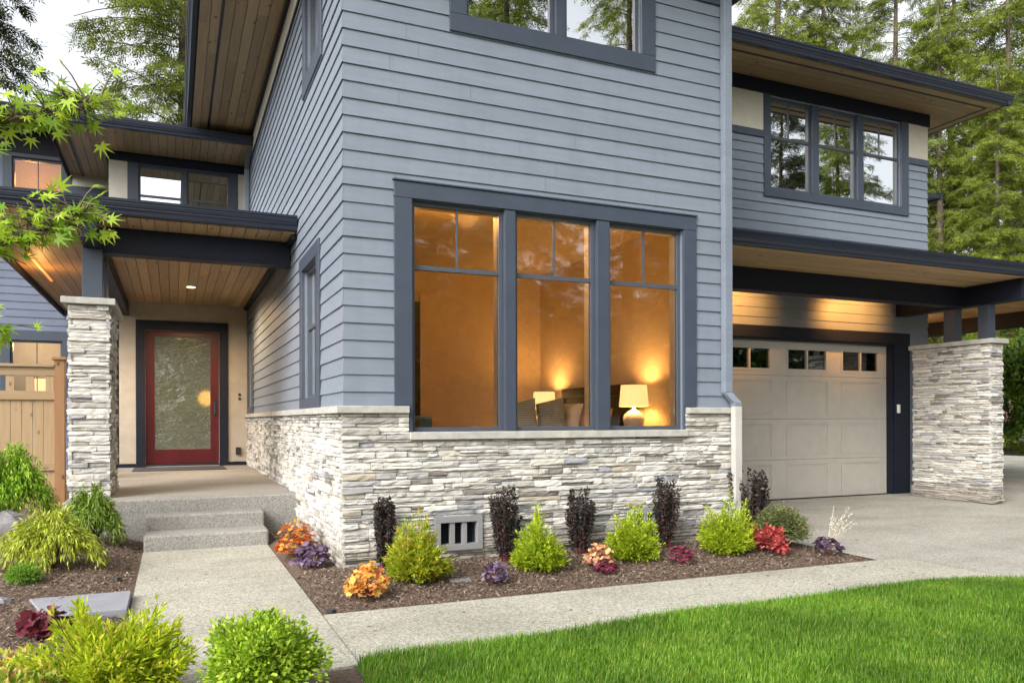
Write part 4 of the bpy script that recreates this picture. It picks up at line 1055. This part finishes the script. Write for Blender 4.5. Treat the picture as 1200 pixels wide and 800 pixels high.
def palm(angs, lens, notch, cup=0.0):
    T = [(0.0, 0, 0)]; F = []; k = len(angs)
    na = [angs[0] - (angs[1] - angs[0]) / 2] + [(a + b) / 2 for a, b in zip(angs, angs[1:])] + [angs[-1] + (angs[-1] - angs[-2]) / 2]
    for i, a in enumerate(na):
        r = notch * (.8 if i in (0, k) else 1); T.append((r * math.cos(rad(a)), r * math.sin(rad(a)), cup * r * .6))
    for i, (a, l) in enumerate(zip(angs, lens)):
        T.append((l * math.cos(rad(a)), l * math.sin(rad(a)), cup * l - .08 * l)); F.append((0, 1 + i, 1 + k + 1 + i, 2 + i))
    return T, F
MAPLE = palm([-112, -74, -36, 0, 36, 74, 112], [.42, .74, .95, 1.06, .95, .74, .42], .29, .05)
HEU = palm([-128, -78, -38, 0, 38, 78, 128], [.70, .92, .98, 1.05, .98, .92, .70], .72, .22)

def stalks(name, paths, r0, mat, parent, sides=4):
    mb = MB()
    for p in paths: mb.tube(p, [r0 * (1 - .75 * i / (len(p) - 1)) for i in range(len(p))], sides, cap=False)
    return mb.build(name, mat, parent)

def shrub(name, label, cat, loc, group, rs, seed, w, h, mat, kind, stem='stem', n=60, m=50, ll=.03, lw=.35, sub=True):
    """kind: 'plume' feathery upright stems, 'column' narrow vase, 'thread' arching and drooping strings, 'dome' clipped ball"""
    g = np.random.default_rng(seed); t = thing(name, label, cat, loc, group); L = Vector(loc); paths = []; Ps = []; Ds = []; Ns = []; Ss = []
    for i in range(n):
        az = g.uniform(0, 6.283)
        if kind == 'plume':
            el = math.acos(g.uniform(0.12, 1)); ln = (1 + .13 * math.sin(2 * az + seed) + .09 * math.sin(5 * az + 2 * seed)) * (1 / math.sqrt((math.sin(el) / (w / 2)) ** 2 + (math.cos(el) / h) ** 2)) * g.uniform(.72, 1.08)
            d = np.array([math.sin(el) * math.cos(az), math.sin(el) * math.sin(az), math.cos(el)]); u = np.linspace(.0, 1, 7)[:, None]
            pt = d * ln * u + np.array([0, 0, 1]) * (u ** 2) * ln * .10 * math.sin(el) + np.array([0, 0, .02])
            t0 = .35
        elif kind == 'column':
            top = g.uniform(.60, 1.03) * h; r = w / 2 * math.sqrt(g.uniform(0.02, 1)); u = np.linspace(0, 1, 7)[:, None]
            pt = np.concatenate([np.cos(az) * r * (.28 + .72 * u ** .7), np.sin(az) * r * (.28 + .72 * u ** .7), u * top], 1) + g.normal(0, .004, (7, 3)) * (u > 0)
            t0 = .10
        elif kind == 'thread':
            r = w / 2 * math.sqrt(g.uniform(.03, 1)); u = np.linspace(0, 1, 9)[:, None]; pk = h * (1.02 - .45 * (r / (w / 2)) ** 2) * g.uniform(.75, 1.05)
            pk *= 1 + .16 * math.sin(3 * az + seed); r *= 1 + .14 * math.sin(2 * az + 2 * seed); hz = pk * (1 - (1 - np.minimum(u / .62, 1)) ** 2) - np.maximum(u - .62, 0) ** 1.4 * g.uniform(.4, 1.1) * h * 1.8
            pt = np.concatenate([np.cos(az) * r * u ** .8, np.sin(az) * r * u ** .8, np.maximum(hz, .02)], 1) + np.cumsum(g.normal(0, .008, (9, 3)), 0)
            t0 = .38
        else:
            el = math.acos(g.uniform(-.15, 1)); ln = g.uniform(.55, 1.03)
            d = np.array([math.sin(el) * math.cos(az) * w / 2, math.sin(el) * math.sin(az) * w / 2, math.cos(el) * h * .62]); u = np.linspace(0, 1, 5)[:, None]
            bp = 1 + .10 * math.sin(az * 3 + el * 4 + seed)
            pt = np.array([0, 0, h * .38]) + d * ln * u * bp; t0 = .55
        if i < 70: paths.append([tuple(L + Vector(p)) for p in pt])
        q = g.uniform(t0, 1, m) ** (.85); idx = q * (len(pt) - 1); i0 = np.minimum(idx.astype(int), len(pt) - 2); f = (idx - i0)[:, None]
        P = pt[i0] * (1 - f) + pt[i0 + 1] * f; dr = nrm(pt[i0 + 1] - pt[i0]); rnd = g.normal(0, 1, (m, 3))
        if kind == 'plume': D = dr * .9 + rnd * .42; P = P + rnd * ll * .38 * (1 - .5 * q[:, None])
        elif kind == 'column': D = dr * .35 + nrm(rnd); P = P + rnd * .006
        elif kind == 'thread': D = dr * 1.0 + rnd * .35 + np.array([0, 0, -.35]); P = P + rnd * .012
        else: D = nrm(pt[-1] - pt[0]) * .75 + rnd * .55; P = P + rnd * .012
        Ps.append(P); Ds.append(D); Ns.append(g.normal(0, .6, (m, 3)) + np.array([0, -.1, .9])); Ss.append(ll * g.uniform(.6, 1.25, m) * (1.1 - .35 * q if kind == 'plume' else 1))
    P = np.concatenate(Ps); P[:, 2] = np.maximum(P[:, 2], .012)
    V, F = scatter(*(OVAL if kind in ('dome', 'column') else DIA), P, np.concatenate(Ds), np.concatenate(Ns), np.concatenate(Ss), lw)
    np_mesh('foliage', V, F, mat, t); t.children[0].location = (0, 0, 0)
    stalks('stems', paths, .004 if kind != 'thread' else .003, stem, t)
    return t

def heuchera(label, loc, w, h, mat, group, seed, n=42, size=.055, cat='plant', name='coral_bells'):
    n = int(n * 1.9); size *= .76
    g = np.random.default_rng(seed); t = thing(name, label, cat, loc, group); L = Vector(loc)
    az = g.uniform(0, 6.283, n); el = np.arccos(g.uniform(.05, 1, n)); r = g.uniform(.7, 1.0, n)
    P = np.stack([np.sin(el) * np.cos(az) * w / 2 * r, np.sin(el) * np.sin(az) * w / 2 * r, .03 + np.cos(el) * (h - .04) * r], 1)
    out = np.stack([np.cos(az), np.sin(az), np.zeros(n)], 1)
    D = out + g.normal(0, .35, (n, 3)) + np.array([0, 0, -.25]); N = out * np.sin(el)[:, None] + np.array([0, 0, .75]) + g.normal(0, .3, (n, 3))
    n0 = n; sz = size * g.uniform(.6, 1.15, n)
    V, F = scatter(*HEU, P - nrm(D) * sz[:, None] * .3, D, N, sz)
    V = V + g.normal(0, size * .10, V.shape)
    np_mesh('foliage', V, F, mat, t)
    stalks('stems', [[tuple(L + Vector((p[0] * .1, p[1] * .1, 0))), tuple(L + Vector((p[0] * .5, p[1] * .5, p[2] * .7))), tuple(L + Vector(p))] for p in P[:26]], .0022, 'redstem', t)
    return t

GB = 'dark columnar barberries along the stone wall'
shrub('columnar_barberry', 'narrow black purple barberry column nearest the house corner', 'shrub', (1.64, 6.47, .04), GB, 0, 1, .18, .60, 'barberry', 'column', 'redstem', 40, 130, .022, .85)
shrub('columnar_barberry', 'vase shaped dark barberry right beside the left foundation vent', 'shrub', (2.72, 6.40, .04), GB, 0, 2, .29, .66, 'barberry', 'column', 'redstem', 40, 130, .022, .85)
shrub('columnar_barberry', 'dark barberry column between the two middle lime shrubs', 'shrub', (3.48, 6.40, .04), GB, 0, 3, .28, .64, 'barberry', 'column', 'redstem', 40, 130, .022, .85)
shrub('columnar_barberry', 'dark barberry column in front of the right foundation vent', 'shrub', (4.42, 6.40, .04), GB, 0, 4, .27, .66, 'barberry', 'column', 'redstem', 40, 130, .022, .85)
shrub('columnar_barberry', 'spreading dark barberry with stray stems below the garage downspout', 'shrub', (5.50, 6.45, .03), GB, 0, 5, .50, .74, 'barberry', 'column', 'redstem', 34, 150, .024, .9)
GL = 'feathery lime shrubs in the front bed'
shrub('lime_shrub', 'feathery lime shrub with orange tips left of the left vent', 'shrub', (1.77, 5.95, .03), GL, 0, 11, .54, .46, 'lime_orange', 'plume', 'stem', 170, 60, .045, .30)
shrub('lime_shrub', 'bright lime shrub just right of the left vent, purple plant at its left', 'shrub', (2.83, 5.95, .03), GL, 0, 12, .50, .46, 'lime', 'plume', 'stem', 170, 60, .045, .30)
shrub('lime_shrub', 'bright lime shrub right of the peach coral bells', 'shrub', (3.82, 6.02, .03), GL, 0, 13, .53, .44, 'lime', 'plume', 'stem', 170, 60, .045, .30)
shrub('lime_shrub', 'tallest lime shrub, by the pale downpipe at the bed end', 'shrub', (4.80, 5.95, .03), GL, 0, 14, .50, .50, 'lime', 'plume', 'stem', 170, 60, .045, .30)
GH = 'coral bells in the front bed'
heuchera('orange coral bells by itself in front of the house corner', (1.29, 5.60, .02), .33, .27, 'heu_orange', GH, 21, 70, .052)
heuchera('amber red coral bells beside the entry steps', (1.06, 7.50, .04), .40, .34, 'heu_amber', GH, 22, 80, .055)
heuchera('smoky purple coral bells by the stone wall near the steps', (1.10, 6.85, .04), .34, .22, 'heu_purple', GH, 23, 60, .052)
heuchera('purple coral bells at the foot of the second dark barberry', (2.31, 5.66, .02), .23, .18, 'heu_purple', GH, 24, 44, .042)
heuchera('peach coral bells in front of the third dark barberry', (3.35, 5.83, .02), .28, .24, 'heu_peach', GH, 25, 50, .045)
heuchera('low wine red coral bells just under the peach ones', (3.31, 5.66, .02), .22, .10, 'heu_wine', GH, 26, 34, .04)
heuchera('dark wine coral bells between the two right lime shrubs', (4.13, 5.74, .02), .22, .18, 'heu_wine', GH, 27, 44, .04)
shrub('red_shrub', 'small coral red leaved shrub in front of the clipped boxwood', 'shrub', (5.19, 5.82, .02), None, 0, 28, .37, .25, 'heu_red', 'dome', 'redstem', 60, 10, .05, .55)
heuchera('dark purple coral bells at the right tip of the bed', (5.70, 5.60, .02), .30, .18, 'heu_dark', GH, 29, 44, .045)
shrub('boxwood', 'dull green clipped boxwood at the right end of the front bed', 'shrub', (5.52, 6.04, .02), None, 0, 30, .58, .42, 'box', 'dome', 'stem', 900, 14, .024, .55)
# dry stalks
t = thing('dry_flower_stalks', 'bleached dry flower stalks leaning over the drive behind dark purple plant', 'plant', (5.80, 5.72, .01))
g = np.random.default_rng(33); pths = []; P = []
for i in range(16):
    a = g.uniform(-.9, 1.0); ln = g.uniform(.28, .52); e = g.uniform(.15, 1.0)
    pt = [(5.80 + ln * u * math.cos(a) * e, 5.72 + ln * u * math.sin(a) * e * .6, .01 + ln * u * (1 - .25 * u * e)) for u in (0, .35, .7, 1)]
    pths.append(pt)
    for q in g.uniform(.6, 1, 16):
        k = q * 3; j = min(int(k), 2); f = k - j; P.append([pt[j][c] * (1 - f) + pt[j + 1][c] * f for c in range(3)])
stalks('stalks', pths, .0018, 'straw', t)
P = np.array(P) - np.array((5.80, 5.72, .01)); V, F = scatter(*DIA, P, g.normal(0, 1, P.shape) + [0, 0, .5], g.normal(0, 1, P.shape), .016, .8); np_mesh('seed_heads', V, F, 'straw', t)
# left bed
shrub('thread_cypress', 'big mounded green thread cypress in front of the wooden fence', 'shrub', (-1.70, 10.4, .10), None, 0, 41, .98, .84, 'thread', 'thread', 'stem', 400, 40, .062, .20)
shrub('thread_cypress', 'golden thread cypress sprawling in the middle of the left bed', 'shrub', (-.93, 7.55, .05), None, 0, 42, .80, .46, 'thread_gold', 'thread', 'stem', 185, 40, .055, .20)
shrub('thread_cypress', 'darker drooping thread cypress under the stone pillar', 'shrub', (-.72, 8.72, .07), None, 0, 43, .66, .52, 'thread_dark', 'thread', 'stem', 165, 40, .055, .20)
shrub('dwarf_conifer', 'small round green cushion shrub in the left bed', 'shrub', (-1.06, 7.02, .03), None, 0, 44, .27, .17, 'ball', 'dome', 'stem', 220, 12, .022, .32)
heuchera('maroon coral bells beside the flat grey slab', (-.72, 5.45, .01), .32, .17, 'maroon', None, 45, 34, .07)
shrub('nandina', 'chartreuse feathery nandina at the near left of the path', 'shrub', (-.27, 4.00, -.01), None, 0, 46, .68, .42, 'nandina', 'plume', 'stem', 200, 64, .055, .27)
shrub('boxwood', 'bright lime boxwood spilling over the near end of the path', 'shrub', (.37, 3.72, 0), None, 0, 47, .54, .42, 'boxlime', 'dome', 'stem', 1100, 16, .026, .60)
shrub('ground_cover', 'mixed green and pink low cover plant in the bottom left corner', 'shrub', (-.72, 4.20, -.01), None, 0, 48, .62, .19, 'cover', 'plume', 'stem', 150, 30, .045, .5)
shrub('ground_cover', 'yellow green low cover plant just left of the chartreuse nandina', 'shrub', (-.60, 3.75, -.01), None, 0, 49, .55, .22, 'cover', 'plume', 'stem', 150, 30, .045, .5)
shrub('purple_shrub', 'purple leaved shrub behind the fence slots', 'shrub', (-2.6, 14.2, .0), None, 0, 50, .9, 1.95, 'heu_wine', 'dome', 'redstem', 260, 12, .06, .5)
# hedge beyond the pier
def laurel(label, loc, w, h, seed, bl):
    g = np.random.default_rng(seed); t = shrub('laurel_hedge', label, 'hedge', loc, 'flowering hedge beyond the garage pier', 0, seed, w, h, 'laurel', 'dome', 'stem', 900, 12, .12, .45)
    if bl:
        az = g.uniform(0, 6.283, bl); z = g.uniform(.25, .8, bl) * h; r = w / 2 * np.sqrt(np.maximum(.1, 1 - ((z - .38 * h) / (.62 * h)) ** 2)) * 1.0
        P = np.repeat(np.stack([np.cos(az) * r, np.sin(az) * r, z], 1), 26, 0); q = np.tile(np.linspace(0, 1, 26), bl); o = np.repeat(np.stack([np.cos(az), np.sin(az), np.full(bl, .8)], 1), 26, 0)
        P = P + o * q[:, None] * .22 + g.normal(0, .018, P.shape) * (1.2 - q[:, None]); V, F = scatter(*DIA, P, g.normal(0, 1, P.shape), g.normal(0, 1, P.shape), .035, .7); np_mesh('blossom', V, F, 'blossom', t)
laurel('tall leafy hedge with pale flower spikes right beside the garage pier', (15.75, 10.4, .0), 2.2, 3.1, 61, 60)
laurel('tall leafy hedge farther back, behind the flowering part', (17.6, 12.6, .0), 2.8, 3.3, 62, 0)
laurel('tall leafy hedge at the right picture edge beyond the drive', (17.4, 8.8, .0), 2.4, 2.9, 63, 40)

# ------------------------------------------------------------------ trees
def conifer_mesh(seed, Hh, R, zb, n, dens, r0, droop=.45, mat='conifer', sz=.42):
    g = np.random.default_rng(seed); mb = MB()
    lean = g.normal(0, .012, 2)
    tp = [(lean[0] * z, lean[1] * z, z) for z in np.linspace(-.1, Hh, 9)]
    mb.tube(tp, [max(.02, r0 * (1 - .93 * i / 8)) for i in range(9)], 9)
    Ps = []; Ds = []; Ns = []; Ss = []
    for i in range(n):
        f = (i + g.uniform(0, 1)) / n; z = zb + (Hh - zb) * f ** 1.05; ln = (R * (1 - f) ** .62 * g.uniform(.55, 1.12) + .35); az = g.uniform(0, 6.283)
        o = np.array([math.cos(az), math.sin(az), 0]); s = np.array([-o[1], o[0], 0]); base = np.array([lean[0] * z, lean[1] * z, z]); up = g.uniform(.05, .35); dr = droop * g.uniform(.6, 1.3)
        u = np.linspace(0, 1, 6)[:, None]; bend = g.normal(0, .12)
        pt = base + o * ln * u + np.array([0, 0, 1]) * ln * (up * u - dr * u ** 2) + s * bend * ln * u ** 2
        mb.tube([tuple(p) for p in pt], [.012 + .016 * ln / 3 * (1 - k / 5) for k in range(6)], 3, cap=False)
        if g.uniform() < .10: continue
        m = int(.85 * dens * ln * g.uniform(.6, 1.3)); q = g.uniform(.14, 1.03, m); lat = g.uniform(-1, 1, m); lw = ln * .34 * (1.06 - q) + .10
        P = base + o * ln * q[:, None] + np.array([0, 0, 1]) * (ln * (up * q - dr * q ** 2))[:, None] + s * (bend * ln * q ** 2 + lat * lw)[:, None]
        P[:, 2] += -np.abs(lat) * lw * .4 - g.uniform(0, .22, m) + .05
        D = o * .55 + s * (np.sign(lat) * .55)[:, None] + np.array([0, 0, -.45]) + g.normal(0, .35, (m, 3))
        Ps.append(P); Ds.append(D); Ns.append(np.array([0, 0, 1.0]) + g.normal(0, .45, (m, 3))); Ss.append(sz * g.uniform(.5, 1.25, m))
    V, F = scatter(*FROND, np.concatenate(Ps), np.concatenate(Ds), np.concatenate(Ns), np.concatenate(Ss), 1.0)
    tr = mb.build('trunk', 'bark'); cr = np_mesh('crown', V, F, mat)
    md = tr.data, cr.data
    bpy.data.objects.remove(tr); bpy.data.objects.remove(cr)
    return md
V1 = conifer_mesh(101, 30, 4.8, 4.0, 240, 54, .32)
V2 = conifer_mesh(102, 27, 4.2, 2.5, 190, 52, .28)
V3 = conifer_mesh(103, 32, 5.0, 6.0, 190, 50, .34, .6)
V4 = conifer_mesh(104, 24, 4.4, 1.0, 190, 60, .30, .5)
V5 = conifer_mesh(105, 26, 4.2, 1.5, 210, 60, .32, .4, 'conifer_dark')
def tree(label, var, x, y, sc=1.0, rz=0.0, group='tall conifers behind the house'):
    t = thing('conifer', label, 'tree', (x, y, -.05), group); t.scale = (sc, sc, sc); t.rotation_euler = (0, 0, rz)
    for nm, me in zip(('trunk', 'crown'), var):
        o = bpy.data.objects.new(nm, me); COL.objects.link(o); o.parent = t
    return t
tree('tall yellow green conifer rising left of the main roof eave', V1, .4, 32, 1.0, .4)
tree('dark conifer at the top left picture corner', V5, -6.6, 27, 1.0, 1.0)
tree('lower conifer far off between the left corner and the eave tree', V5, -5.0, 47, .72, 2.2)
tree('small distant conifer just left of the tall eave tree', V2, -2.6, 44, .70, .3)
tree('conifer behind the left wing roof, deep right of the eave tree', V2, 4.5, 38, 1.0, 4.0)
tree('sparse conifer with visible trunk just right of the main block', V3, 27.0, 30, 1.0, .9)
tree('second conifer right of the main block, above the garage roof', V1, 29.5, 29, .95, 2.9)
tree('conifer with thin trunk over the middle of the garage roof', V3, 35.2, 30, .95, 5.1)
tree('conifer with thick trunk above the right end of the garage eave', V1, 38.5, 29.5, 1.05, 1.7)
tree('dense full conifer filling the right edge above the canopy', V4, 33.5, 22.5, 1.0, .2)
tree('dense conifer low behind the garage corner', V4, 30.5, 23.5, .82, 2.4)
tree('dense conifer at the far right edge behind the hedge', V4, 36.5, 20.0, .95, 3.9)
tree('tall conifer at the upper right picture corner', V1, 43.5, 27.5, 1.0, .1)
tree('conifer deep behind the garage roof trees', V2, 44, 39, 1.05, 1.2)
tree('conifer deep between the two trunked trees', V2, 40, 44, 1.1, 3.3)
tree('distant conifer left of the sparse trunked one', V5, 33, 46, 1.0, 5.0)
tree('low conifer under the canopy edge beyond the hedge', V4, 27.5, 19.0, .6, 5.5)
for i, (x, y, v, sc) in enumerate([(9, -15, V4, .9), (14, -21, V3, .9), (19, -14, V4, .8), (25, -20, V2, 1.0), (30, -14, V5, .85), (38, -17, V1, .9), (44, -11, V4, .9), (3, -24, V5, .8), (34, -8, V4, .6), (11.5, -13, V3, .8), (17, -14, V3, .85), (22, -12, V3, .75), (7, -12, V4, .75), (29, -9, V4, .55), (40, -6, V4, .6), (0, -22, V4, .55)]):
    tree('conifer across the street, seen only as a reflection in the windows', v, x, y, sc, i * 1.3, 'trees mirrored in the window glass')

for i, (x, y, w) in enumerate([(4, -13, 9), (13, -12, 10), (22, -10, 10), (31, -7.5, 10), (39, -3, 9)]):
    shrub('laurel_hedge', 'hedge across the street, seen only as a reflection in the windows', 'hedge', (x, y, -.1), 'hedges mirrored in the window glass', 0, 200 + i, w, 5.2, 'laurel', 'dome', 'stem', 1300, 14, .34, .5)

# Japanese maple whose twigs reach in from the left
mp = thing('japanese_maple', 'Japanese maple with bright lime star leaves reaching in from the left edge', 'tree', (-1.65, 2.05, -.02))
g = np.random.default_rng(77); mb = MB()
mb.tube([(-1.65, 2.05, -.05), (-1.62, 2.06, .5), (-1.68, 2.1, 1.1), (-1.60, 2.08, 1.7), (-1.66, 2.0, 2.4), (-1.6, 2.0, 3.0)], [.055, .045, .04, .032, .022, .01], 9)
P = []; D = []; N = []; Sx = []
brs = [([(-1.60, 2.08, 1.75), (-1.0, 2.15, 1.88), (-.55, 2.22, 1.97), (-.36, 2.24, 2.03), (-.17, 2.26, 2.12)], 260, .095),
       ([(-1.61, 2.08, 1.55), (-1.0, 2.12, 1.60), (-.6, 2.18, 1.66), (-.38, 2.20, 1.72), (-.21, 2.22, 1.82)], 320, .085),
       ([(-1.62, 2.07, 1.3), (-1.1, 2.1, 1.42), (-.7, 2.15, 1.48), (-.50, 2.18, 1.50), (-.385, 2.20, 1.52)], 90, .075),
       ([(-1.62, 2.06, 2.1), (-1.1, 2.1, 2.3), (-.8, 2.15, 2.36), (-.55, 2.18, 2.34), (-.40, 2.20, 2.31)], 90, .075),
       ([(-1.63, 2.05, 2.3), (-1.9, 1.8, 2.7), (-2.2, 1.7, 2.9)], 30, .15), ([(-1.63, 2.05, 2.0), (-2.0, 2.3, 2.3), (-2.4, 2.5, 2.4)], 30, .15), ([(-1.6, 2.0, 2.6), (-1.3, 1.9, 2.9), (-1.0, 1.9, 3.0)], 26, .12)]
for pts, n, sp in brs:
    pts = np.array(pts); mb.tube([tuple(p) for p in pts], [.013 * (1 - .8 * i / (len(pts) - 1)) for i in range(len(pts))], 6)
    for k in range(n):
        q = g.uniform(.10, 1.02) ** (.55 if n > 150 else .8) if n > 60 else g.uniform(.3, 1); x = q * (len(pts) - 1); i = min(int(x), len(pts) - 2); b = pts[i] + (pts[i + 1] - pts[i]) * (x - i)
        off = g.normal(0, sp * .55, 3) * np.array([.9, .6, .5]) + np.array([0, 0, .01]); e = b + off
        mb.tube([tuple(b), tuple(b + off * .6 + np.array([0, 0, .008])), tuple(e)], [.0026, .0018, .001], 4, cap=False)
        P.append(e); d = g.normal(0, .55, 3) + np.array([.55, 0, -.35]) + off * 4; D.append(d); N.append(g.normal(0, .5, 3) + np.array([.1, -.75, .55])); Sx.append(g.uniform(.024, .041))
V, F = scatter(*MAPLE, np.array(P) - np.array(mp.location), np.array(D), np.array(N), np.array(Sx))
mb.build('trunk', 'bark', mp); np_mesh('crown', V, F, 'maple', mp)
